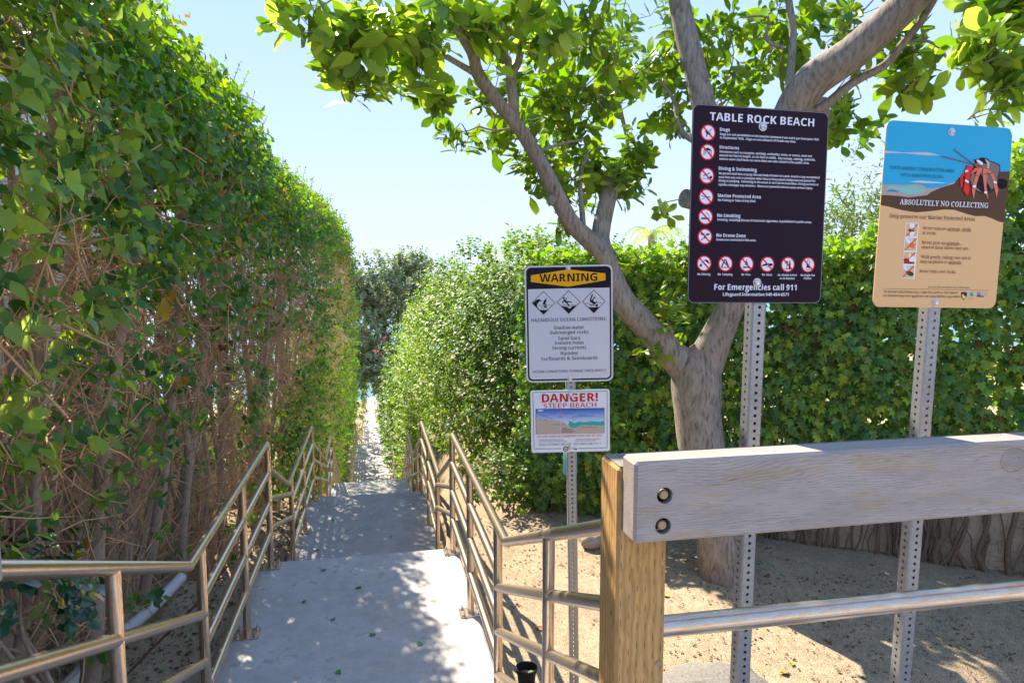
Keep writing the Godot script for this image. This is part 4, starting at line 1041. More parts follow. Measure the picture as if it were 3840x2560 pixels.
func beam_with_holes(lo: Vector3, hi: Vector3, holes: Array, r: float) -> ArrayMesh:
	# front face is pierced by round recesses; the other faces are plain
	var st := begin()
	var ch := 0.008
	var face_outline := PackedVector2Array([Vector2(lo.x + ch, lo.y + ch), Vector2(hi.x, lo.y + ch), Vector2(hi.x, hi.y - ch), Vector2(lo.x + ch, hi.y - ch)])
	# cut the face into a strip with the holes and the plain rest
	var cut: float = holes[0].x + 0.05
	var rest := [Vector3(cut, lo.y + ch, hi.z), Vector3(cut, hi.y - ch, hi.z), Vector3(hi.x, hi.y - ch, hi.z), Vector3(hi.x, lo.y + ch, hi.z)]
	quad(st, rest[0], rest[1], rest[2], rest[3])
	var bounds := [lo.y + ch]
	for i in holes.size() - 1:
		bounds.append((holes[i].y + holes[i + 1].y) / 2)
	bounds.append(hi.y - ch)
	for i in holes.size():
		var c: Vector2 = holes[i]
		var n := 24
		for k in n:
			var a := TAU * k / n
			var b := TAU * (k + 1) / n
			var p := []
			for ang: float in [a, b]:
				var d := Vector2.from_angle(ang)
				var inner := c + d * r
				var t := 1e9
				if d.x > 1e-6: t = minf(t, (cut - c.x) / d.x)
				if d.x < -1e-6: t = minf(t, (lo.x + ch - c.x) / d.x)
				if d.y > 1e-6: t = minf(t, (bounds[i + 1] - c.y) / d.y)
				if d.y < -1e-6: t = minf(t, (bounds[i] - c.y) / d.y)
				p.append([inner, c + d * t])
			face(st, Vector3(p[0][0].x, p[0][0].y, hi.z), Vector3(p[0][1].x, p[0][1].y, hi.z), Vector3(p[1][1].x, p[1][1].y, hi.z), Vector3(p[1][0].x, p[1][0].y, hi.z), Vector3(0, 0, 1))
		for corner in [Vector2(cut, bounds[i]), Vector2(cut, bounds[i + 1]), Vector2(lo.x + ch, bounds[i]), Vector2(lo.x + ch, bounds[i + 1])]:
			# the sliver between two rays and the corner
			var ang: float = (corner - c).angle()
			var k := floori(fposmod(ang, TAU) / TAU * n)
			var e := []
			for aa: float in [TAU * k / n, TAU * (k + 1) / n]:
				var d := Vector2.from_angle(aa)
				var t := 1e9
				if d.x > 1e-6: t = minf(t, (cut - c.x) / d.x)
				if d.x < -1e-6: t = minf(t, (lo.x + ch - c.x) / d.x)
				if d.y > 1e-6: t = minf(t, (bounds[i + 1] - c.y) / d.y)
				if d.y < -1e-6: t = minf(t, (bounds[i] - c.y) / d.y)
				e.append(c + d * t)
			var q := [Vector3(e[0].x, e[0].y, hi.z), Vector3(corner.x, corner.y, hi.z), Vector3(e[1].x, e[1].y, hi.z)]
			if (q[2] - q[0]).cross(q[1] - q[0]).z > 0: tri(st, q[0], q[1], q[2])
			else: tri(st, q[0], q[2], q[1])
	face(st, Vector3(lo.x, lo.y + ch, lo.z + ch), Vector3(lo.x, hi.y - ch, lo.z + ch), Vector3(lo.x, hi.y - ch, hi.z - ch), Vector3(lo.x, lo.y + ch, hi.z - ch), Vector3.LEFT)
	face(st, Vector3(lo.x + ch, hi.y, lo.z + ch), Vector3(hi.x, hi.y, lo.z + ch), Vector3(hi.x, hi.y, hi.z - ch), Vector3(lo.x + ch, hi.y, hi.z - ch), Vector3.UP)
	face(st, Vector3(lo.x + ch, lo.y, lo.z + ch), Vector3(hi.x, lo.y, lo.z + ch), Vector3(hi.x, lo.y, hi.z - ch), Vector3(lo.x + ch, lo.y, hi.z - ch), Vector3.DOWN)
	face(st, Vector3(lo.x + ch, lo.y, lo.z), Vector3(hi.x, lo.y, lo.z), Vector3(hi.x, hi.y, lo.z), Vector3(lo.x + ch, hi.y, lo.z), Vector3.FORWARD)
	face(st, Vector3(hi.x, lo.y, lo.z), Vector3(hi.x, hi.y, lo.z), Vector3(hi.x, hi.y, hi.z), Vector3(hi.x, lo.y, hi.z), Vector3.RIGHT)
	# chamfers
	face(st, Vector3(lo.x + ch, hi.y, hi.z - ch), Vector3(hi.x, hi.y, hi.z - ch), Vector3(hi.x, hi.y - ch, hi.z), Vector3(lo.x + ch, hi.y - ch, hi.z), Vector3(0, 1, 1))
	face(st, Vector3(lo.x + ch, lo.y, hi.z - ch), Vector3(hi.x, lo.y, hi.z - ch), Vector3(hi.x, lo.y + ch, hi.z), Vector3(lo.x + ch, lo.y + ch, hi.z), Vector3(0, -1, 1))
	face(st, Vector3(lo.x, lo.y + ch, hi.z - ch), Vector3(lo.x, hi.y - ch, hi.z - ch), Vector3(lo.x + ch, hi.y - ch, hi.z), Vector3(lo.x + ch, lo.y + ch, hi.z), Vector3(-1, 0, 1))
	face(st, Vector3(lo.x, lo.y + ch, lo.z + ch), Vector3(lo.x, lo.y + ch, hi.z - ch), Vector3(lo.x + ch, lo.y, hi.z - ch), Vector3(lo.x + ch, lo.y, lo.z + ch), Vector3(-1, -1, 0))
	face(st, Vector3(lo.x, hi.y - ch, lo.z + ch), Vector3(lo.x, hi.y - ch, hi.z - ch), Vector3(lo.x + ch, hi.y, hi.z - ch), Vector3(lo.x + ch, hi.y, lo.z + ch), Vector3(-1, 1, 0))
	for sy: float in [-1.0, 1.0]:
		var y := hi.y if sy > 0 else lo.y
		var a := Vector3(lo.x, y - sy * ch, hi.z - ch)
		var b := Vector3(lo.x + ch, y, hi.z - ch)
		var c := Vector3(lo.x + ch, y - sy * ch, hi.z)
		if (c - a).cross(b - a).dot(Vector3(-1, sy, 1)) > 0: tri(st, a, b, c)
		else: tri(st, a, c, b)
	return st.commit()

func make_barriers() -> void:
	var b := thing("wooden_barrier", "weathered wooden barrier with thick grey beam, brown post and steel pipe below", "barrier", Vector3(0.685, 0, -1.71))
	var post := part("post", box_mesh(Vector3(-0.07, -0.3, -0.07), Vector3(0.07, 1.105, 0.07), 0.008), mats.post, b)
	post.set_meta("label", "brown square post with treatment slits")
	part("end_grain", box_mesh(Vector3(-0.063, 1.105, -0.063), Vector3(0.063, 1.108, 0.063)), mats.end_grain, post)
	var o := Vector3(-0.06, 1.04, 0.115)
	var beam := part("beam", beam_with_holes(Vector3(0, -0.1045, -0.045), Vector3(1.9, 0.1045, 0.045), [Vector2(0.077, -0.062), Vector2(0.080, 0.016)], 0.0205), mats.beam, b, Transform3D(Basis.IDENTITY, o))
	beam.set_meta("label", "thick silvery grey beam with two sunken bolts")
	counterbored_bolt(beam, Vector3(0.080, 0.016, 0.045))
	counterbored_bolt(beam, Vector3(0.077, -0.062, 0.045))
	part("pipe_rail", pipe(Vector3(0.06, 0.623, 0), Vector3(1.83, 0.612, 0), 0.030, 20), mats.steel_long, b)
	for p in [[Vector3(0.052, 0.56, 0.0705), Vector3(0, 0, 1)], [Vector3(-0.0705, 0.69, 0.03), Vector3(-1, 0, 0)]]:
		part("nail_head", tube_mesh([p[0] - p[1] * 0.01, p[0] + p[1] * 0.002], [0.009, 0.008], 10), mats.rust_bolt, post)
	var far_post := part("post", box_mesh(Vector3(1.62, -0.3, -0.07), Vector3(1.76, 1.105, 0.07), 0.008), mats.post, b)
	far_post.position = Vector3(0.06, 0, 0)
	var c := thing("wooden_barrier", "end of a second wooden barrier at the very edge, before the hedge stems", "barrier", Vector3(-0.86, 0, -1.62))
	part("post", box_mesh(Vector3(-0.34, -0.3, -0.14), Vector3(-0.2, 1.06, 0.0), 0.008), mats.post, c)
	part("beam", box_mesh(Vector3(-1.7, 0.94, 0.002), Vector3(0.066, 1.155, 0.09), 0.012), mats.beam, c)

# ---------------------------------------------------------------- signs
func perforated_post(length: float, w := 0.0508, hole := 0.0056) -> ArrayMesh:
	var st := begin()
	var ch := 0.005
	var f := w / 2 - ch
	var n := floori(length / 0.0254)
	var turn := [Basis.IDENTITY, Basis(Vector3.UP, PI / 2), Basis(Vector3.UP, PI), Basis(Vector3.UP, -PI / 2)]
	for b: Basis in turn:
		for i in n:
			var y0 := i * 0.0254
			var c := Vector2(0, y0 + 0.0127)
			var rim := [Vector2(f, 0), Vector2(f, 0.0127), Vector2(0, 0.0127), Vector2(-f, 0.0127), Vector2(-f, 0), Vector2(-f, -0.0127), Vector2(0, -0.0127), Vector2(f, -0.0127)]
			for k in 8:
				var a: Vector2 = c + rim[k]
				var d: Vector2 = c + rim[(k + 1) % 8]
				var p: Vector2 = c + Vector2.from_angle(TAU * k / 8) * hole
				var q: Vector2 = c + Vector2.from_angle(TAU * (k + 1) / 8) * hole
				face(st, b * Vector3(a.x, a.y, w / 2), b * Vector3(d.x, d.y, w / 2), b * Vector3(q.x, q.y, w / 2), b * Vector3(p.x, p.y, w / 2), b * Vector3(0, 0, 1))
				face(st, b * Vector3(p.x, p.y, w / 2), b * Vector3(q.x, q.y, w / 2), b * Vector3(q.x, q.y, w / 2 - 0.003), b * Vector3(p.x, p.y, w / 2 - 0.003), b * Vector3(c.x - p.x - q.x, 2 * c.y - p.y - q.y, 0))
		face(st, b * Vector3(f, 0, w / 2), b * Vector3(w / 2, 0, f), b * Vector3(w / 2, n * 0.0254, f), b * Vector3(f, n * 0.0254, w / 2), b * Vector3(1, 0, 1))
	return st.commit()

func ink(c: Color) -> StandardMaterial3D:
	var key := "ink" + c.to_html()
	if not mats.has(key):
		mats[key] = plain(c, 0.38)
	return mats[key]

func print_shape(panel: Node, called: String, outline: PackedVector2Array, layer: float, c: Color) -> void:
	var st := begin()
	var z := 0.0015 + layer * 0.0004
	add_plate(st, outline, z - 0.0003, z)
	part(called, st.commit(), ink(c), panel)

func print_ring(panel: Node, outline: PackedVector2Array, inner: PackedVector2Array, layer: float, c: Color, called := "border_line") -> void:
	var st := begin()
	var z := 0.0015 + layer * 0.0004
	var n := outline.size()
	for i in n:
		var j := (i + 1) % n
		face(st, Vector3(outline[i].x, outline[i].y, z), Vector3(outline[j].x, outline[j].y, z), Vector3(inner[j].x, inner[j].y, z), Vector3(inner[i].x, inner[i].y, z), Vector3(0, 0, 1))
	part(called, st.commit(), ink(c), panel)

var fonts := {}
func lettering(panel: Node, text: String, x: float, y: float, w: float, cap: float, c: Color, style := "sans bold", layer := 3.0, slant := 0.0) -> void:
	if not fonts.has(style):
		var f := SystemFont.new()
		f.font_names = PackedStringArray(["Droid Serif" if style.begins_with("serif") else "Droid Sans"])
		f.font_weight = 700 if style.ends_with("bold") else 400
		fonts[style] = f
	var tm := TextMesh.new()
	tm.font = fonts[style]
	tm.text = text
	tm.font_size = 32
	tm.pixel_size = 0.01
	tm.depth = 0.0
	tm.curve_step = 2.0
	tm.horizontal_alignment = HORIZONTAL_ALIGNMENT_LEFT
	var box := tm.get_aabb()
	var sx := w / maxf(box.size.x, 0.001)
	var sy := cap / 0.2285
	var base := TextMesh.new()
	base.font = fonts[style]
	base.text = "H"
	base.font_size = 32
	base.pixel_size = 0.01
	base.depth = 0.0
	var foot := base.get_aabb().position.y
	sy = cap / maxf(base.get_aabb().size.y, 0.001)
	var o := part("lettering", tm, ink(c), panel)
	o.transform = Transform3D(Basis(Vector3(sx, 0, 0), Vector3(slant * sx, sy, 0), Vector3(0, 0, 1)), Vector3(x - box.position.x * sx, y - foot * sy, 0.0015 + layer * 0.0004))

func sign_panel(parent: Node, at: Transform3D, w: float, h: float, r: float, c: Color, label: String) -> MeshInstance3D:
	var st := begin()
	add_plate(st, rounded(w, h, r), -0.0015, 0.0015)
	var p := part("panel", st.commit(), ink(c), parent, at)
	p.set_meta("label", label)
	return p

func dome_bolt(panel: Node, at: Vector2, r := 0.0115) -> void:
	part("bolt", lathe([[r * 1.25, 0.0], [r * 1.25, 0.002], [r, 0.0022], [r * 0.9, 0.0055], [r * 0.6, 0.0085], [0.0, 0.0098]], 16), mats.bolt, panel, Transform3D(Basis(Vector3.RIGHT, PI / 2), Vector3(at.x, at.y, 0.0016)))

func stroke(a: Vector2, b: Vector2, t: float) -> PackedVector2Array:
	var n := (b - a).orthogonal().normalized() * t / 2
	return PackedVector2Array([a + n, b + n, b - n, a - n])

var glyphs := {
	"dog": [[[-0.42, 0.12, -0.30, 0.22, -0.12, 0.12, 0.30, -0.02, 0.36, -0.16, 0.46, -0.5, 0.36, -0.52, 0.24, -0.24, -0.1, -0.26, -0.16, -0.55, -0.28, -0.55, -0.24, -0.2, -0.3, 0.02, -0.48, 0.02]], [[0.0, 0.14, 0.25, 0.2, 0.06], [0.25, 0.2, 0.5, 0.5, 0.06]]],
	"canopy": [[[-0.55, 0.2, -0.5, 0.3, 0.0, 0.55, 0.5, 0.3, 0.55, 0.2]], [[-0.5, 0.2, -0.5, -0.45, 0.07], [0.5, 0.2, 0.5, -0.45, 0.07], [-0.28, 0.2, -0.28, -0.3, 0.05], [0.28, 0.2, 0.28, -0.3, 0.05]]],
	"diver": [[[0.3, -0.22, 0.55, 0.02, 0.72, 0.0, 0.75, -0.3, 0.45, -0.35]], [[-0.35, 0.08, 0.1, 0.2, 0.1], [0.1, 0.2, 0.4, 0.42, 0.08], [-0.35, 0.08, -0.5, -0.05, 0.07], [-0.7, -0.35, -0.2, -0.38, 0.05], [-0.1, -0.4, 0.25, -0.35, 0.05]]],
	"fish": [[[-0.3, 0.0, 0.0, 0.12, 0.4, 0.0, 0.58, 0.1, 0.55, -0.15, 0.4, -0.05, 0.0, -0.1]], [[-0.65, -0.3, -0.2, -0.2, 0.04], [-0.7, 0.15, -0.3, 0.0, 0.05]]],
	"cigarette": [[[-0.62, -0.12, 0.4, -0.12, 0.4, -0.32, -0.62, -0.32]], [[0.5, -0.1, 0.5, -0.34, 0.08], [0.5, 0.0, 0.45, 0.22, 0.04], [0.45, 0.22, 0.2, 0.35, 0.04], [0.2, 0.35, 0.15, 0.6, 0.04]]],
	"drone": [[[-0.14, 0.1, 0.14, 0.1, 0.18, -0.1, 0.08, -0.25, -0.08, -0.25, -0.18, -0.1]], [[-0.6, 0.3, -0.1, 0.2, 0.12], [0.1, 0.2, 0.6, 0.3, 0.12], [-0.65, 0.42, -0.1, 0.38, 0.05], [0.1, 0.38, 0.65, 0.42, 0.05], [-0.2, -0.2, -0.55, -0.5, 0.09], [0.2, -0.2, 0.55, -0.5, 0.09]]],
	"litter": [[[-0.05, 0.35, 0.1, 0.5, 0.45, 0.45, 0.78, 0.05, 0.72, -0.05, 0.4, 0.12, 0.2, 0.3], [-0.6, -0.1, -0.35, -0.05, -0.3, -0.35, -0.48, -0.48, -0.62, -0.32]], [[-0.3, 0.05, -0.05, 0.25, 0.04]]],
	"tent": [[], [[-0.1, 0.62, -0.58, -0.5, 0.12], [0.0, 0.5, 0.5, -0.5, 0.14], [-0.6, -0.5, 0.5, -0.5, 0.07]]],
	"fire": [[[-0.22, 0.0, -0.2, 0.2, 0.0, 0.65, 0.02, 0.3, 0.18, 0.1, 0.12, -0.18, -0.1, -0.2]], [[-0.55, -0.3, 0.5, -0.55, 0.08], [-0.5, -0.55, 0.5, -0.32, 0.08]]],
	"glass": [[[0.1, 0.15, 0.3, 0.12, 0.75, 0.1, 0.75, -0.2, 0.3, -0.22], [-0.78, -0.1, -0.2, 0.1, 0.05, 0.05, 0.05, -0.12, -0.78, -0.28]], [[-0.1, -0.3, 0.2, -0.35, 0.04]]],
	"drink": [[[0.2, 0.2, 0.25, 0.6, 0.34, 0.6, 0.36, 0.2, 0.4, 0.1, 0.4, -0.62, 0.14, -0.62, 0.14, 0.1], [-0.35, 0.45, 0.08, 0.45, -0.12, 0.15]], [[-0.14, 0.2, -0.14, -0.6, 0.06], [-0.45, -0.62, 0.42, -0.62, 0.06], [-0.2, 0.3, -0.45, 0.1, 0.05]]],
	"bottle": [[[-0.2, 0.05, 0.2, 0.05, 0.24, -0.4, -0.24, -0.4]], [[-0.1, 0.7, 0.1, 0.7, 0.05], [-0.1, 0.7, -0.22, 0.1, 0.04], [0.1, 0.7, 0.22, 0.1, 0.04], [-0.24, -0.4, -0.22, -0.72, 0.04], [0.24, -0.4, 0.22, -0.72, 0.04], [-0.22, -0.72, 0.22, -0.72, 0.04]]],
}

func forbidden(panel: Node, c: Vector2, glyph: String) -> void:
	var r := 0.0252
	print_shape(panel, "ban_disc", disc(c, r, 28), 1, Color8(215, 36, 42))
	print_shape(panel, "ban_field", disc(c, r * 0.83, 28), 2, Color8(228, 226, 236))
	for poly in glyphs[glyph][0]:
		var o := flat_outline(poly)
		for i in o.size():
			o[i] = c + o[i] * r * 0.95
		print_shape(panel, "pictogram", o, 3, Color8(30, 26, 32))
	for l in glyphs[glyph][1]:
		print_shape(panel, "pictogram", stroke(c + Vector2(l[0], l[1]) * r * 0.95, c + Vector2(l[2], l[3]) * r * 0.95, l[4] * r * 1.2), 3, Color8(30, 26, 32))
	print_shape(panel, "ban_slash", stroke(c + Vector2(-0.63, 0.63) * r, c + Vector2(0.63, -0.63) * r, r * 0.17), 5, Color8(215, 36, 42))
func sign_post(called: String, label: String, at: Vector3, yaw: float, roll: float, length: float) -> Node3D:
	var s := thing(called, label, "sign", at, "signs on perforated steel posts")
	s.basis = Basis(Vector3.UP, yaw) * Basis(Vector3.BACK, roll)
	part("post", perforated_post(length), mats.zinc, s)
	return s

func make_signs() -> void:
	# beach rules, dark plum panel
	var ink_white := Color8(222, 220, 232)
	var s := sign_post("rules_sign", "dark plum sign of beach rules with a column of red ban symbols", Vector3(1.206, -0.62, -2.028), deg_to_rad(0.47), deg_to_rad(-0.51), 2.62)
	var p := sign_panel(s, Transform3D(Basis(Vector3.RIGHT, deg_to_rad(-0.5)), Vector3(-0.022, 2.44, 0.031)), 0.473, 0.61, 0.022, Color8(40, 24, 36), "dark plum panel with white rules")
	print_ring(p, rounded(0.471, 0.608, 0.021), rounded(0.4685, 0.6055, 0.020), 0.3, Color8(150, 150, 160))
	for t in rules_text:
		lettering(p, t[0], t[1], t[2], t[3], t[4], ink_white)
	var spots := [[0.2208, "dog"], [0.1619, "canopy"], [0.0896, "diver"], [0.0249, "fish"], [-0.0361, "cigarette"], [-0.0972, "drone"]]
	for q in spots:
		forbidden(p, Vector2(-0.1833, q[0]), q[1])
	var row := ["litter", "tent", "fire", "glass", "drink", "bottle"]
	for i in 6:
		forbidden(p, Vector2(-0.1834 + 0.0735 * i, -0.1806), row[i])
	dome_bolt(p, Vector2(0.0025, 0.249))
	dome_bolt(p, Vector2(0.0026, -0.2393))
	# marine protected area, blue over tan
	s = sign_post("marine_sign", "blue and tan sign with a hermit crab picture on tall post", Vector3(1.837, -0.62, -2.03), deg_to_rad(-1.44), deg_to_rad(-1.45), 2.64)
	p = sign_panel(s, Transform3D(Basis(Vector3.RIGHT, deg_to_rad(0.87)) * Basis(Vector3.BACK, deg_to_rad(0.34)), Vector3(-0.008, 2.42, 0.033)), 0.479, 0.61, 0.026, Color8(226, 180, 128), "panel with blue sky, brown rock and tan field")
	for q in orange_print:
		print_shape(p, q[2], flat_outline(q[3]), q[0], q[1])
	for i in marine_text.size():
		var t = marine_text[i]
		var c := Color8(30, 70, 95) if i < 2 else Color8(228, 222, 224) if i == 2 else Color8(112, 58, 52) if i < 11 else Color8(70, 58, 50)
		lettering(p, t[0], t[1], t[2], t[3], t[4], c, "sans" if i < 2 or i > 10 else "serif bold" if i == 2 else "serif", 10.0 if i < 3 else 4.0)
	dome_bolt(p, Vector2(0.0043, 0.28), 0.0105)
	dome_bolt(p, Vector2(-0.0004, -0.2883), 0.0105)
	# two panels on one post: ocean warning above, steep beach below
	s = sign_post("warning_sign", "white ocean warning sign above a smaller danger sign on one post", Vector3(1.064, -0.75, -3.478), deg_to_rad(-10.3), deg_to_rad(1.15), 2.42)
	p = sign_panel(s, Transform3D(Basis.IDENTITY, Vector3(-0.006, 2.102, 0.030)), 0.462, 0.615, 0.030, Color8(205, 206, 212), "white warning panel with yellow and black header")
	print_ring(p, rounded(0.445, 0.598, 0.026), rounded(0.429, 0.582, 0.020), 1, Color8(32, 32, 40))
	print_shape(p, "header", PackedVector2Array([Vector2(-0.216, 0.187), Vector2(0.216, 0.187), Vector2(0.216, 0.272), Vector2(0.210, 0.288), Vector2(0.196, 0.293), Vector2(-0.196, 0.293), Vector2(-0.210, 0.288), Vector2(-0.216, 0.272)]), 1.4, Color8(32, 32, 40))
	for q in warning_print:
		print_shape(p, q[2], flat_outline(q[3]), q[0] + 0.5, q[1])
	for i in warning_text.size():
		var t = warning_text[i]
		lettering(p, t[0], t[1], t[2], t[3], t[4], Color8(36, 36, 42), "sans bold" if i == 0 else "sans", 4)
	dome_bolt(p, Vector2(-0.0013, 0.2915), 0.0105)
	dome_bolt(p, Vector2(-0.0018, -0.2918), 0.0105)
	p = sign_panel(s, Transform3D(Basis.IDENTITY, Vector3(-0.006, 1.5825, 0.030)), 0.422, 0.336, 0.012, Color8(226, 226, 230), "small white danger panel with a beach picture")
	for q in danger_print:
		print_shape(p, q[2], flat_outline(q[3]), q[0], q[1])
	var st := begin()
	var shades := [Color8(28, 92, 190), Color8(28, 92, 190), Color8(215, 232, 240), Color8(215, 232, 240)]
	for i: int in [0, 1, 2, 0, 2, 3]:
		st.set_normal(Vector3.BACK)
		st.set_color(shades[i].srgb_to_linear())
		st.add_vertex(Vector3(danger_sky[i * 2], danger_sky[i * 2 + 1], 0.0015 + 2.0 * 0.0004))
	var sky_ink := plain(Color.WHITE, 0.3)
	sky_ink.vertex_color_use_as_albedo = true
	part("sky_print", st.commit(), sky_ink, p)
	for i in danger_text.size():
		var t = danger_text[i]
		var c := Color8(200, 34, 36) if i < 2 or t[0].begins_with("FOLLOW") else Color8(60, 60, 66)
		lettering(p, t[0], t[1], t[2], t[3], t[4], c, "sans bold" if i == 0 else "sans", 5)
	dome_bolt(p, Vector2(-0.0007, 0.143), 0.0105)
	dome_bolt(p, Vector2(-0.0017, -0.143), 0.0105)
	st = begin()
	add_plate(st, rounded(0.075, 0.13, 0.012), -0.001, 0.001)
	part("tag_plate", st.commit(), ink(Color8(120, 190, 205)), s, Transform3D(Basis.IDENTITY, Vector3(-0.004, 1.335, -0.030)))

# ---------------------------------------------------------------- the tree
func make_tree() -> void:
	var t := thing("shade_tree", "broad-leaved tree with forked grey trunk growing between the sign posts", "tree", Vector3.ZERO)
	var spine := []
	for l in tree_limbs:
		var c := smooth(l[1], 3)
		var st := begin()
		var thick: float = c[1][0]
		if l[0] == "trunk":
			for i in c[0].size():
				c[1][i] *= 1.0
		add_tube(st, c[0], c[1], 18 if thick > 0.05 else 10 if thick > 0.02 else 7, true, 0.10 if thick > 0.04 else 0.05)
		part(l[0], st.commit(), mats.bark, t)
		for i in range(0, c[0].size()):
			if c[1][i] < 0.07:
				spine.append(c[0][i])
	var shapes := [
		leaf_mesh([0.015, 0.10, 0.20, 0.255, 0.265, 0.20, 0.0], 0.25, 0.10, 0.12), leaf_mesh([0.015, 0.08, 0.16, 0.23, 0.26, 0.22, 0.03], 0.12, 0.22, 0.15),
		leaf_mesh([0.015, 0.11, 0.21, 0.24, 0.22, 0.15, 0.0], 0.35, -0.06, 0.10), leaf_mesh([0.015, 0.07, 0.17, 0.25, 0.27, 0.19, 0.0], 0.05, 0.34, 0.2)]
	var greens := [Color(0.301, 0.394, 0.048), Color(0.230, 0.327, 0.048), Color(0.354, 0.435, 0.054), Color(0.177, 0.272, 0.054)]
	var places := []
	var twigs := begin()
	for b in tree_crown:
		for k in b[6]:
			var d := any_dir() * pow(rng.randf(), 0.4)
			var at := Vector3(b[0] + d.x * b[3], b[1] + d.y * b[4], b[2] + d.z * b[5])
			# the shoot comes from the nearest wood
			var best := 1e9
			var from := at - Vector3(0, 0.3, 0)
			for q: Vector3 in spine:
				var dd := q.distance_squared_to(at)
				if dd < best:
					best = dd
					from = q
			best = sqrt(best)
			var dir := ((at - from).normalized() * 0.6 + Vector3(0, 0.35, 0) + any_dir() * 0.5).normalized()
			var bottom := at - dir * 0.16
			if best < 1.3:
				var mid := from.lerp(bottom, 0.55) + any_dir() * 0.06 * best + Vector3(0, -0.05 * best, 0)
				add_tube(twigs, [from, mid, bottom, at], [0.003 + 0.006 * minf(best, 1.0), 0.0045, 0.0035, 0.002], 5, false)
				if best > 0.12: spine.append(bottom)
			else:
				add_tube(twigs, [at - dir * 0.5, bottom, at], [0.005, 0.004, 0.002], 5, false)
			var size: float = 0.160 * b[7] * rng.randf_range(0.85, 1.15)
			sprig(places, bottom, dir, 0.17, 7 + rng.randi() % 3, size, greens, 1.0)
			if rng.randf() < 0.35:
				sprig(places, bottom.lerp(from, 0.25), (dir + any_dir() * 0.7).normalized(), 0.12, 5, size * 0.85, greens, 1.0)
	part("twigs", twigs.commit(), mats.bark, t).set_meta("kind", "stuff")
	foliage(shapes, mats.tree_leaf, places, t)
	var scar := part("branch_scar", tube_mesh([Vector3(0, 0, 0), Vector3(0.01, 0, 0)], [0.045, 0.035], 14), mats.end_grain, t)
	scar.transform = Transform3D(Basis(Vector3.UP, deg_to_rad(-60)), Vector3(1.267, 2.150, -4.818))

# ---------------------------------------------------------------- hedges and shrubs
func along(table: Array, z: float) -> float:
	for i in table.size() - 1:
		if z >= table[i + 1][0]:
			return lerpf(table[i][1], table[i + 1][1], clampf((z - table[i][0]) / (table[i + 1][0] - table[i][0]), 0.0, 1.0))
	return table[-1][1]

var hedge_tops := [[0.0, 3.1], [-4.0, 3.16], [-6.6, 3.26], [-8.0, 3.04], [-9.5, 3.0], [-14.0, 3.15], [-17.0, 3.05], [-19.0, 2.7], [-20.2, 2.1]]
var hedge_upper := [[0.0, -1.12], [-7.0, -1.08], [-8.2, -1.06], [-10.0, -0.98], [-14.0, -0.86], [-17.0, -0.66], [-19.2, -0.50], [-20.2, -0.6]]
var hedge_lower := [[0.0, -1.50], [-7.0, -1.42], [-9.0, -1.2], [-20.2, -1.02]]

func hedge_x(z: float, y: float) -> float:
	var g := slope(z)
	var t := clampf((y - g) / (along(hedge_tops, z) - g), 0.0, 1.0)
	return lerpf(along(hedge_lower, z), along(hedge_upper, z), smoothstep(0.0, 0.72, t)) - 0.22 * pow(maxf(0.0, (t - 0.9) / 0.1), 2.0) + 0.10 * noise.get_noise_2d(z * 9.0, y * 9.0)

func stick_meshes() -> Array:
	var out := []
	for k in 4:
		var pts := []
		var radii := []
		var p := Vector3.ZERO
		var d := Vector3(0, 1, 0)
		for i in 5:
			pts.append(p)
			radii.append(0.0095 * [0.45, 1.0, 0.85, 0.5, 0.1][i])
			d = (d + any_dir() * 0.35).normalized()
			p += d * 0.25
		out.append(tube_mesh(pts, radii, 4, false))
	return out

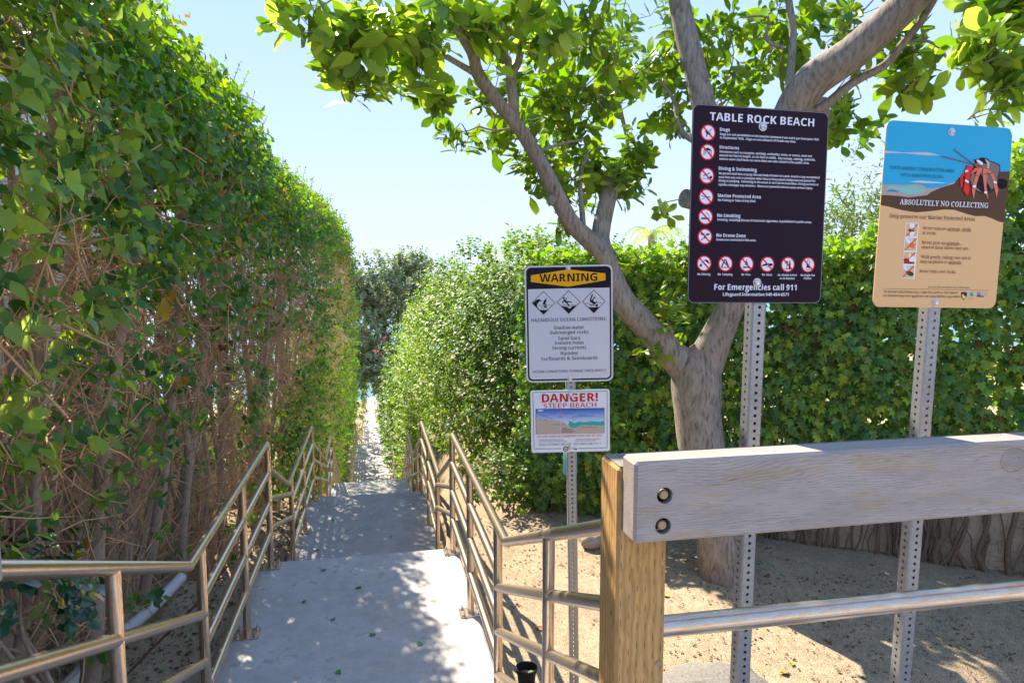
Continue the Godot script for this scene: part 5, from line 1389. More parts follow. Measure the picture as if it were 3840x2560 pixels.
func make_left_hedge() -> void:
	var h := thing("tall_hedge", "tall vine-covered hedge with bare brown stems beside the descending handrail", "hedge", Vector3.ZERO)
	# stems
	for i in 58:
		var z := lerpf(-1.35, -11.5, pow(float(i) / 58.0, 1.15)) + rng.randf_range(-0.12, 0.12)
		var x := rng.randf_range(-2.05, -1.5)
		var r := rng.randf_range(0.015, 0.036)
		if i % 4 == 0: r = rng.randf_range(0.038, 0.055)
		var rows := []
		var p := Vector3(x, ground_height(x, z) - 0.08, z)
		var lean := Vector3(rng.randf_range(-0.05, 0.16), 1.0, rng.randf_range(-0.5, 0.22)).normalized()
		var top := along(hedge_tops, z) - rng.randf_range(0.3, 1.1)
		var n := 7
		var rise := (top - p.y) / (n - 1)
		for k in n:
			rows.append_array([p.x, p.y, p.z, r * (1.15 - 0.11 * k)])
			p += lean * rise / lean.y + Vector3(rng.randfn(), 0, rng.randfn()) * 0.045
			p.x = minf(p.x, hedge_x(clampf(p.z, -20.0, 0.0), p.y) - 0.06)
			lean = (lean + Vector3(rng.randfn() * 0.05, 0.08, rng.randfn() * 0.09)).normalized()
		var c := smooth(rows, 2)
		part("stem", tube_mesh(c[0], c[1], 9, false, 0.12), mats.stem, h)
		if i % 2 == 0:
			# a fork leaving the stem
			var k := 4 + rng.randi() % 4
			var q: Vector3 = c[0][k]
			var e := Vector3(rng.randf_range(-0.25, 0.3), 1.0, rng.randf_range(-0.7, 0.5)).normalized()
			var f := []
			for j in 5:
				f.append_array([q.x, q.y, q.z, c[1][k] * (0.75 - 0.12 * j)])
				q += e * 0.36 + any_dir() * 0.03
				q.x = minf(q.x, hedge_x(clampf(q.z, -20.0, 0.0), q.y) - 0.04)
			var cc := smooth(f, 2)
			part("stem", tube_mesh(cc[0], cc[1], 7, false, 0.1), mats.stem, h)
	# dry twigs
	var sticks := stick_meshes()
	var lots := [[], [], [], []]
	for i in 21000:
		var z := -0.9 - 19.0 * pow(rng.randf(), 1.25)
		var g := slope(z)
		var y := g + 0.25 + (along(hedge_tops, z) - g - 0.35) * pow(rng.randf(), 0.75)
		if y > 1.9 and rng.randf() < 0.55: continue
		var x := hedge_x(z, y) - absf(rng.randfn()) * 0.30 - 0.02
		var d := Vector3(rng.randfn() * 0.35, rng.randfn() * 0.55 + 0.35, rng.randfn()).normalized()
		var size := rng.randf_range(0.18, 0.55)
		var k := rng.randf_range(0.7, 1.45)
		if i % 3 == 0 and y > 0.4: size *= 1.35
		lots[i % 4].append([Transform3D(pose(d, any_dir(), size), Vector3(x, y, z) - d * size * 0.5), Color(0.50 * k, 0.315 * k, 0.19 * k)])
	for k in 4:
		spread("twigs", sticks[k], mats.twig, lots[k], h)
	# leaves
	var shapes := [leaf_mesh([0.02, 0.26, 0.36, 0.30, 0.14, 0.0], 0.2, 0.12, 0.1), leaf_mesh([0.02, 0.30, 0.38, 0.28, 0.12, 0.0], 0.35, 0.22, 0.12), leaf_mesh([0.02, 0.24, 0.33, 0.29, 0.16, 0.0], -0.1, 0.2, 0.15)]
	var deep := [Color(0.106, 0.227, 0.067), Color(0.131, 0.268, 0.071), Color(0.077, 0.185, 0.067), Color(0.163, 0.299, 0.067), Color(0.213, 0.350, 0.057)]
	var young_sunlit := [Color(0.297, 0.418, 0.051), Color(0.382, 0.464, 0.058), Color(0.233, 0.358, 0.058), Color(0.149, 0.283, 0.072)]  # young greens, yellowed further to stand in for sun shining through
	var autumn := [Color(0.42, 0.19, 0.035), Color(0.5, 0.33, 0.05), Color(0.2, 0.11, 0.05)]
	var places := []
	for i in 8600:
		var z := -0.9 - 19.2 * pow(rng.randf(), 1.2)
		var g := slope(z)
		var top := along(hedge_tops, z)
		var y := lerpf(g + 0.2, top, rng.randf())
		var patch := noise.get_noise_2d(z * 5.0 + 200.0, y * 5.0)
		var want := 1.0
		if y < 2.5: want = 0.7
		if y < 1.8: want = 0.30
		if y < 1.4: want = 0.20
		if y < 0.9: want = 0.10
		if y < 0.1: want = 0.06
		if z < -7.0: want = lerpf(want, 0.62, smoothstep(-7.0, -10.0, z))
		if z < -8.0 and y > 0.2 and y < 2.1 and z > -13.0: want *= 0.55
		if z < -13.0: want = lerpf(want, 1.0, smoothstep(-13.0, -15.0, z))
		want *= clampf(1.0 + patch * 2.2, 0.1, 1.8)
		if rng.randf() > want: continue
		var x := hedge_x(z, y) - absf(rng.randfn()) * 0.16 + 0.05
		var out := Vector3(1.0, rng.randf_range(-0.3, 0.9), rng.randf_range(-0.7, 0.9))
		var lit_share := smoothstep(top - 0.7, top - 0.1, y) + (0.30 if z < -13.0 else 0.0)  # paints the sunlit top: more yellow-green leaves towards the crown
		var palette: Array = young_sunlit if rng.randf() < 0.28 + 0.7 * lit_share else deep
		if rng.randf() < 0.03: palette = autumn
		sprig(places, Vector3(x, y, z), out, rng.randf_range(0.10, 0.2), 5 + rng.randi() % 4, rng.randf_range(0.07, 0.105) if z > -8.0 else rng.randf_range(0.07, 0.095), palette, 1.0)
	for i in 2900:
		# the crown of the hedge, open to the sky
		var z := -0.5 - 19.4 * rng.randf()
		var top := along(hedge_tops, z)
		var across := rng.randf()
		var x := lerpf(along(hedge_upper, z) - 0.15, -2.7, across)
		var y := top - 0.1 + 0.12 * noise.get_noise_2d(x * 12.0, z * 12.0) - 0.25 * pow(across, 3.0) - absf(rng.randfn()) * 0.14
		sprig(places, Vector3(x, y, z), Vector3(rng.randf_range(-0.3, 0.8), 1.0, rng.randf_range(-0.6, 0.6)), rng.randf_range(0.10, 0.24), 6, 0.07, young_sunlit, 1.0)
	for i in 2300:
		# the shaded inside and the far side, which close the gaps
		var z := -0.7 - 19.2 * rng.randf()
		var top := along(hedge_tops, z)
		var y := lerpf(maxf(slope(z) + 0.4, 0.4 if z > -8.0 else -9.0), top - 0.1, rng.randf())
		if z > -9.0 and y < 2.0 and rng.randf() < 0.85: continue
		if z > -5.0 and rng.randf() < 0.6: continue
		sprig(places, Vector3(rng.randf_range(-2.6, -1.75), y, z), any_dir() + Vector3(0, 0.4, 0), 0.2, 7, 0.085, deep if rng.randf() < 0.6 else young_sunlit, 1.0)
	for i in 4200:
		# extra leaves added under the crown to keep sun spots off the landing
		var z := -6.2 - 13.4 * rng.randf()
		var y := along(hedge_tops, z) - 0.15 - 0.75 * rng.randf()
		sprig(places, Vector3(along(hedge_upper, z) - 0.1 - 0.8 * rng.randf(), y, z), any_dir() + Vector3(0.2, 0.5, 0), 0.2, 7, 0.09, young_sunlit if rng.randf() < 0.6 else deep, 1.0)
	for i in 1300:
		# near end: yellow-green leaves added to imitate sun glowing through
		var z := -0.9 - 4.6 * rng.randf()
		var y := along(hedge_tops, z) - 0.85 * rng.randf()
		sprig(places, Vector3(hedge_x(z, y) - 0.35 * rng.randf(), y, z), Vector3(0.8, 0.7, rng.randf_range(-0.6, 0.6)), 0.15, 6, rng.randf_range(0.06, 0.09), young_sunlit, 1.0)
	for i in 26:
		# long shoots that stand out of the outline
		var z := -3.2 - 16.0 * rng.randf()
		var at := Vector3(along(hedge_upper, z) - 0.08, along(hedge_tops, z) - 0.12, z)
		var d := Vector3(rng.randf_range(-0.1, 0.5), 1.0, rng.randf_range(-0.4, 0.4)).normalized()
		var reach := rng.randf_range(0.2, 0.36)
		sprig(places, at, d, reach, 9, 0.06, young_sunlit, 0.9)
		part("shoot", tube_mesh([at - d * 0.2, at + d * reach * 0.5, at + d * reach], [0.004, 0.003, 0.0015], 5, false), mats.stem, h)
	foliage(shapes, mats.hedge_leaf, places, h)

# leafy shoots all over a rounded mass
func clothe(places: Array, c: Vector3, r: Vector3, n: int, size: float, colors: Array, per := 8, shoot := 0.16, floor_y := -99.0, squareness := 2.0) -> void:
	for i in n:
		var d := any_dir()
		d /= pow(pow(absf(d.x), squareness) + pow(absf(d.y), squareness) + pow(absf(d.z), squareness), 1.0 / squareness)
		if d.dot((Vector3(0, 2.5, 0) - c).normalized()) < -0.35 and rng.randf() < 0.7: continue
		if d.y < -0.55 and rng.randf() < 0.6: continue
		var lump := 1.0 + 0.16 * noise.get_noise_3dv((c + d * r) * 7.0) + 0.30 * noise.get_noise_3dv((c + d * r) * 14.0 + Vector3(31, 7, 5)) + 0.10 * noise.get_noise_3dv((c + d * r) * 22.0)
		var k := lump * (rng.randf_range(0.9, 1.02) if rng.randf() < 0.68 else rng.randf_range(0.45, 0.9))
		var at := c + d * r * k
		if at.y < floor_y: continue
		sprig(places, at, (d / r).normalized() * 0.8 + Vector3(0, 0.55, 0) + any_dir() * 0.4, shoot * rng.randf_range(0.7, 1.3), per, size, colors, 0.95)

func branches(parent: Node, foot: Vector3, masses: Array, n: int, r: float, called := "branch") -> void:
	for i in n:
		var m = masses[i % masses.size()]
		var goal: Vector3 = m[0] + any_dir() * (m[1] as Vector3) * 0.75
		var a := foot + Vector3(rng.randfn(), 0, rng.randfn()) * 0.18
		var mid := a.lerp(goal, 0.5) + any_dir() * 0.14 * a.distance_to(goal) + Vector3(0, 0.08, 0)
		var c := smooth([a.x, a.y, a.z, r, mid.x, mid.y, mid.z, r * 0.65, goal.x, goal.y, goal.z, r * 0.25], 4)
		part(called, tube_mesh(c[0], c[1], 7, false, 0.1), mats.stem, parent)

func make_shrub(called: String, label: String, category: String, group: String, masses: Array, size: float, colors: Array, material: StandardMaterial3D, shapes: Array, foot: Vector3, stems := 8, per := 8, shoot := 0.16, singly := 0) -> Node3D:
	var s := thing(called, label, category, Vector3.ZERO, group)
	var places := []
	for m in masses:
		clothe(places, m[0], m[1], m[2], size, colors, per, shoot, foot.y, 3.6 if called == "far_hedge" else 2.3)
	branches(s, foot, masses, stems, 0.012 + size * 0.25)
	foliage(shapes, material, places, s, singly)
	return s

func make_shrubs() -> void:
	var oval := [leaf_mesh([0.03, 0.28, 0.34, 0.22, 0.0], 0.25, 0.1), leaf_mesh([0.03, 0.24, 0.36, 0.26, 0.0], 0.1, 0.2)]
	var narrow := [leaf_mesh([0.02, 0.12, 0.13, 0.08, 0.0], 0.2, 0.15)]
	var green := [Color(0.113, 0.200, 0.038), Color(0.144, 0.240, 0.043), Color(0.081, 0.160, 0.038), Color(0.198, 0.280, 0.047)]
	var lime := [Color(0.292, 0.410, 0.050), Color(0.227, 0.350, 0.050), Color(0.356, 0.440, 0.060), Color(0.151, 0.260, 0.045)]
	var group := "glossy shrubs along the far side of the steps"
	var near := make_shrub("glossy_shrub", "large glossy small-leaved shrub filling the space behind the warning sign", "shrub", group,
		[[Vector3(2.25, 0.45, -8.2), Vector3(1.15, 1.25, 1.25), 2300], [Vector3(1.75, 0.25, -8.9), Vector3(0.75, 1.35, 1.0), 1100], [Vector3(2.95, 0.40, -7.6), Vector3(0.8, 1.35, 0.9), 1000], [Vector3(2.05, -0.52, -6.95), Vector3(0.85, 0.20, 0.34), 330], [Vector3(1.45, -0.5, -6.9), Vector3(0.42, 0.28, 0.35), 180], [Vector3(2.85, -0.35, -6.75), Vector3(0.65, 0.5, 0.32), 420], [Vector3(2.5, 1.3, -8.6), Vector3(0.9, 0.8, 0.8), 520]],
		0.060, green, mats.shrub_leaf, oval, Vector3(2.1, -0.82, -7.7), 40, 9, 0.16)
	make_shrub("glossy_shrub", "glossy shrub with a pointed top rising behind the zigzag handrail", "shrub", group,
		[[Vector3(1.72, 0.05, -10.4), Vector3(0.92, 1.65, 1.6), 1700], [Vector3(1.52, 1.35, -10.6), Vector3(0.34, 0.75, 0.45), 260], [Vector3(1.25, 0.9, -12.0), Vector3(0.45, 0.85, 0.9), 420]],
		0.070, [green[1], green[3], lime[0], lime[1]], mats.shrub_leaf, oval, Vector3(1.7, -1.6, -10.4), 10, 9, 0.17)
	make_shrub("glossy_shrub", "sunlit green shrub next along, leaning over the third landing", "shrub", group,
		[[Vector3(1.62, -0.7, -15.0), Vector3(0.85, 2.15, 2.5), 1700], [Vector3(1.15, -1.9, -14.2), Vector3(0.36, 1.0, 1.0), 420]],
		0.085, lime, mats.shrub_leaf, oval, Vector3(1.6, -3.2, -15.0), 8, 9, 0.18)
	make_shrub("glossy_shrub", "lime green hedge shrub crowding the long flight of steps", "shrub", group,
		[[Vector3(1.55, -2.4, -20.3), Vector3(0.85, 3.1, 3.1), 1700], [Vector3(1.05, -4.0, -18.6), Vector3(0.40, 1.3, 1.6), 420]],
		0.11, lime, mats.shrub_leaf, oval, Vector3(1.5, -5.7, -20.0), 6, 9, 0.22)
	make_shrub("far_hedge", "darker far hedge beyond the lime shrub, above the long landing", "hedge", "far hedges down the slope",
		[[Vector3(1.35, -4.6, -27.0), Vector3(0.9, 3.6, 4.6), 1800]], 0.16, [green[0], green[1], lime[1]], mats.far_leaf, oval, Vector3(1.3, -8.0, -27.0), 5, 8, 0.25)
	make_shrub("far_hedge", "farthest hedge on the sign side, lowest on the slope", "hedge", "far hedges down the slope",
		[[Vector3(1.6, -7.6, -38.0), Vector3(1.05, 4.6, 7.5), 1500], [Vector3(1.65, -11.0, -58.0), Vector3(1.35, 5.8, 12.0), 1500]], 0.25, [green[1], lime[1], lime[0]], mats.far_leaf, oval, Vector3(1.6, -12.0, -38.0), 5, 8, 0.34)
	make_shrub("far_hedge", "sunny yellow-green hedge past the end of the tall hedge", "hedge", "far hedges down the slope",
		[[Vector3(-1.95, -2.7, -24.6), Vector3(0.82, 2.8, 4.2), 2800], [Vector3(-1.9, -4.7, -33.0), Vector3(0.84, 3.0, 5.2), 1400], [Vector3(-1.6, -7.2, -46.0), Vector3(1.0, 3.2, 8.0), 1300], [Vector3(-1.55, -10.4, -62.0), Vector3(1.15, 3.8, 10.0), 1000]],
		0.17, lime, mats.far_leaf, oval, Vector3(-1.8, -7.0, -30.0), 5, 8, 0.26)
	# flowers over the far path
	var red := thing("bougainvillea", "small red blossoms hanging above the far path", "flowers", Vector3.ZERO)
	var bracts := []
	for k in 2:
		clothe(bracts, Vector3(0.30 - 0.16 * k, -0.75 - 0.42 * k, -26.0 + 0.8 * k), Vector3(0.12, 0.14, 0.2), 6, 0.09, [Color(0.42, 0.02, 0.05), Color(0.5, 0.04, 0.09)], 5, 0.12)
	spread("blossoms", oval[0], mats.far_leaf, bracts, red)
	part("vine", tube_mesh([Vector3(0.9, -1.6, -26.2), Vector3(0.55, -0.9, -26.0), Vector3(0.3, -0.8, -25.9), Vector3(0.14, -1.2, -25.3)], [0.02, 0.015, 0.010, 0.004], 6), mats.stem, red)
	# the grey-green tree beyond
	var ash := [Color(0.30, 0.35, 0.21), Color(0.36, 0.40, 0.27), Color(0.22, 0.27, 0.16), Color(0.42, 0.45, 0.31)]
	var t := thing("grey_green_tree", "grey-green rounded tree standing beyond the end of the tall hedge", "tree", Vector3(1.2, -9.5, -41.0), "trees behind the hedges")
	var crown := [[Vector3(1.5, 0.7, -41.0), Vector3(2.3, 2.35, 2.0), 1300], [Vector3(-0.6, -1.2, -40.0), Vector3(1.5, 2.3, 1.5), 800], [Vector3(3.1, -0.2, -41.4), Vector3(1.5, 2.2, 1.5), 700], [Vector3(0.4, -3.4, -39.6), Vector3(1.7, 1.6, 1.5), 600], [Vector3(2.4, 2.3, -41.5), Vector3(1.0, 0.9, 1.0), 300], [Vector3(-1.0, -3.6, -39.0), Vector3(0.9, 1.4, 1.0), 350], [Vector3(-1.6, 0.6, -40.5), Vector3(1.5, 1.7, 1.4), 600], [Vector3(0.2, 1.3, -40.6), Vector3(1.6, 1.8, 1.5), 700]]
	var lv := []
	for m in crown:
		clothe(lv, m[0] - t.position, m[1], m[2], 0.22, ash, 9, 0.34)
	part("trunk", tube_mesh([Vector3(0, -1.5, 0), Vector3(0.1, 3.0, 0.2), Vector3(0.2, 7.0, 0.2)], [0.32, 0.24, 0.16], 10), mats.bark, t)
	for m in crown:
		var goal: Vector3 = m[0] - t.position
		part("limb", tube_mesh([Vector3(0.1, 3.2, 0.2), Vector3(0.1, 3.2, 0.2).lerp(goal, 0.5) + Vector3(0, 0.4, 0), goal], [0.14, 0.09, 0.03], 7), mats.bark, t)
	foliage(oval, mats.far_leaf, lv, t, 0)
	# feathery tree over the ivy
	t = thing("feathery_tree", "pale feathery tree between the dark sign and the marine sign", "tree", Vector3(8.2, -1.0, -10.6), "trees behind the hedges")
	lv = []
	for m in [[Vector3(-0.3, 3.6, 0.4), Vector3(1.1, 0.9, 0.9), 420], [Vector3(-1.2, 3.0, 0.3), Vector3(0.8, 0.7, 0.8), 260], [Vector3(0.8, 3.3, 0.2), Vector3(0.9, 1.0, 0.8), 260], [Vector3(-2.4, 2.5, -0.6), Vector3(1.0, 0.6, 0.7), 240]]:
		clothe(lv, m[0], m[1], m[2], 0.13, [Color(0.20, 0.26, 0.06), Color(0.15, 0.22, 0.05), Color(0.24, 0.29, 0.09)], 9, 0.34)
		part("limb", tube_mesh([Vector3(0, 1.6, 0), Vector3(0, 1.6, 0).lerp(m[0], 0.6) + Vector3(0, 0.2, 0), m[0]], [0.05, 0.03, 0.01], 6), mats.bark, t)
	part("trunk", tube_mesh([Vector3(0, -0.5, 0), Vector3(0.05, 0.8, 0), Vector3(0, 1.7, 0)], [0.10, 0.08, 0.06], 8), mats.bark, t)
	foliage(narrow, mats.far_leaf, lv, t, 0)
	# background bushes closing the view behind the ivy and the glossy shrub
	make_shrub("background_bush", "yellow-green bush top showing behind the warning sign and the limb", "shrub", "trees behind the hedges",
		[[Vector3(4.2, 0.5, -11.5), Vector3(1.6, 1.5, 1.2), 900], [Vector3(3.0, 0.9, -12.5), Vector3(1.0, 1.35, 1.0), 600], [Vector3(2.2, 1.0, -9.6), Vector3(0.9, 1.0, 0.8), 600]], 0.10, lime, mats.far_leaf, oval, Vector3(3.6, -1.4, -11.5), 6, 8, 0.24)

func make_palm() -> void:
	var t := thing("palm_tree", "slender palm in the distance beside the dark sign", "palm", Vector3(18.0, -8.0, -42.6), "trees behind the hedges")
	part("trunk", tube_mesh([Vector3(0, 0, 0), Vector3(0.1, 6, 0), Vector3(0.02, 12.3, 0)], [0.30, 0.26, 0.22], 10), mats.bark, t)
	var leaf := leafy(0.5, Color(0.9, 1.0, 0.5))
	leaf.vertex_color_use_as_albedo = false
	leaf.albedo_color = lin(0.085, 0.13, 0.035)
	for i in 13:
		var a := TAU * i / 13.0 + rng.randf_range(-0.2, 0.2)
		var up := rng.randf_range(0.0, 1.5)
		var out := Vector3(cos(a), 0, sin(a))
		var st := begin()
		var p := Vector3(0.02, 12.3, 0)
		var v := (out + Vector3(0, up, 0)).normalized()
		var side := out.cross(Vector3.UP)
		for k in 14:
			var q := p + v * 0.17
			add_tube(st, [p, q], [0.018, 0.016], 4, false)
			for s: float in [-1, 1]:
				var tip := q + side * s * 0.30 * sin(PI * (k + 2) / 17.0) + v * 0.10 + Vector3(0, -0.62, 0)
				for e in 3:
					tri(st, q + v * 0.055 * e, q + v * (0.055 * e + 0.022), tip + v * 0.055 * e + any_dir() * 0.06)
			p = q
			v = (v + Vector3(0, -0.16, 0)).normalized()
		part("frond", st.commit(), leaf, t)

# ---------------------------------------------------------------- the ivy wall
func ivy_at(s: float) -> Vector3:
	return Vector3(3.65, 0, -5.26) + Vector3(0.8, 0, 0.6) * s

func ivy_top(s: float) -> float:
	return 1.78 + 0.62 * maxf(0.0, s - 0.3) + 0.10 * noise.get_noise_1d(s * 60.0)

func make_ivy_wall() -> void:
	var turn := Basis(Vector3.UP, atan2(-0.6, 0.8))
	var w := thing("retaining_wall", "low tan retaining wall under the ivy", "wall", ivy_at(0.0) + Vector3(0, -0.9, 0))
	w.basis = turn
	part("wall", box_mesh(Vector3(-0.35, 0, -0.25), Vector3(5.0, 0.92, 0.0), 0.02), mats.stucco, w)
	var v := thing("ivy", "dense green ivy covering the wall behind the tree", "ivy", Vector3.ZERO)
	var n := Vector3(-0.6, 0, 0.8)
	var shapes := [ivy_leaf()]
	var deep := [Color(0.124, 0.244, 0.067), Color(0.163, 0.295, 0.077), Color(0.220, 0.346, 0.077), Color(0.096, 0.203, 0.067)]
	var young_sunlit := [Color(0.296, 0.440, 0.064), Color(0.388, 0.510, 0.072), Color(0.228, 0.352, 0.064)]  # brighter greens that put sunlight into the colour of the ivy
	var dry := [Color(0.32, 0.13, 0.04), Color(0.2, 0.09, 0.04)]
	var places := []
	for i in 8400:
		var s := rng.randf_range(-2.6, 4.2)
		var top := ivy_top(s)
		var low := lerpf(-0.75, 0.10, smoothstep(-0.6, 0.5, s)) + 0.12 * noise.get_noise_1d(s * 40.0 + 300.0)
		var y := lerpf(low, top, rng.randf())
		var t := (y - low) / (top - low)
		var bulge := 0.16 + 0.16 * sin(PI * clampf(t, 0.0, 1.0)) + 0.14 * noise.get_noise_2d(s * 14.0, y * 14.0)
		var at := ivy_at(s) + n * (bulge - absf(rng.randfn()) * 0.10) + Vector3(0, y, 0)
		var palette: Array = young_sunlit if rng.randf() < 0.30 + 0.6 * smoothstep(0.7, 1.0, t) else deep  # bright share grows upwards to imitate the lit top
		if rng.randf() < 0.025: palette = dry
		for k in 3:
			var d := (Vector3(0, -0.9, 0) + n * rng.randf_range(0.0, 0.7) + any_dir() * 0.55).normalized()
			var facing := (n * 0.8 + Vector3(0, 0.75, 0) + any_dir() * 0.65).normalized()
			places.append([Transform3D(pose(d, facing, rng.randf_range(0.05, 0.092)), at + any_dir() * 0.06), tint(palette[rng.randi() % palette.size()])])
	for i in 2600:
		# the back of the growth
		var s := rng.randf_range(-2.6, 4.2)
		var y := lerpf(0.0, ivy_top(s), rng.randf())
		var at := ivy_at(s) - n * rng.randf_range(0.05, 0.6) + Vector3(0, y, 0)
		for k in 2:
			places.append([Transform3D(pose((any_dir() + Vector3(0, -0.6, 0)).normalized(), (any_dir() + Vector3(0, 0.4, 0)).normalized(), rng.randf_range(0.06, 0.10)), at + any_dir() * 0.08), tint(deep[rng.randi() % 4] if k == 0 else young_sunlit[rng.randi() % 3])])
	for i in 2600:
		var s := rng.randf_range(-2.6, 4.2)
		var at := ivy_at(s) + n * rng.randf_range(-0.75, 0.30) + Vector3(0, ivy_top(s) + rng.randf_range(-0.14, 0.07), 0)
		for k in 3:
			places.append([Transform3D(pose((any_dir() + Vector3(0, -0.1, 0) + n * 0.4).normalized(), (Vector3.UP + any_dir() * 0.6).normalized(), rng.randf_range(0.05, 0.09)), at + any_dir() * 0.06), tint(young_sunlit[rng.randi() % 3])])
	foliage(shapes, mats.ivy_leaf, places, v)
	# roots that climb the foot of the wall
	for i in 120:
		var s := rng.randf_range(-0.6, 3.0)
		var foot := ivy_at(s) + n * rng.randf_range(0.02, 0.06)
		var rows := []
		var y := -0.78
		var drift := 0.0
		var r := rng.randf_range(0.005, 0.014) if i % 4 else rng.randf_range(0.016, 0.026)
		for k in 8:
			var p := foot + Vector3(0.8, 0, 0.6) * drift + n * (0.015 + 0.02 * absf(sin(k * 1.7 + i)))
			rows.append_array([p.x, y, p.z, r * (1.1 - 0.08 * k)])
			y += 0.15
			drift += rng.randfn() * 0.035 + 0.012 * sin(i)
		var c := smooth(rows, 2)
		part("root", tube_mesh(c[0], c[1], 6, false, 0.25), mats.root, v)
	var sticks := stick_meshes()
	var lot := []
	for i in 2600:
		var s := rng.randf_range(-0.6, 3.2)
		var k := rng.randf_range(0.6, 1.3)
		var size := rng.randf_range(0.06, 0.2)
		lot.append([Transform3D(pose((any_dir() + Vector3(0, 0.4, 0)).normalized(), any_dir(), size), ivy_at(s) + n * rng.randf_range(0.02, 0.12) + Vector3(0, rng.randf_range(-0.75, 0.35), 0)), Color(0.25 * k, 0.17 * k, 0.11 * k)])
	spread("rootlets", sticks[0], mats.twig, lot, v)

# ---------------------------------------------------------------- small things
func boulder(r: Vector3, seed_: float, bits := 10) -> ArrayMesh:
	var st := begin()
	st.set_smooth_group(0)
	for i in bits:
		for j in bits * 2:
			var q := []
			for c in [[0, 0], [0, 1], [1, 1], [1, 0]]:
				var a: float = PI * (i + c[0]) / bits
				var b: float = TAU * ((j + c[1]) % (bits * 2)) / (bits * 2)
				var d := Vector3(sin(a) * cos(b), cos(a), sin(a) * sin(b))
				q.append(d * r * (1.0 + 0.28 * noise.get_noise_3dv(d * 60.0 + Vector3.ONE * seed_) + 0.12 * noise.get_noise_3dv(d * 190.0)))
			for v: Vector3 in [q[0], q[1], q[2], q[0], q[2], q[3]]:
				st.add_vertex(v)
	st.index()
	st.generate_normals()
	return st.commit()

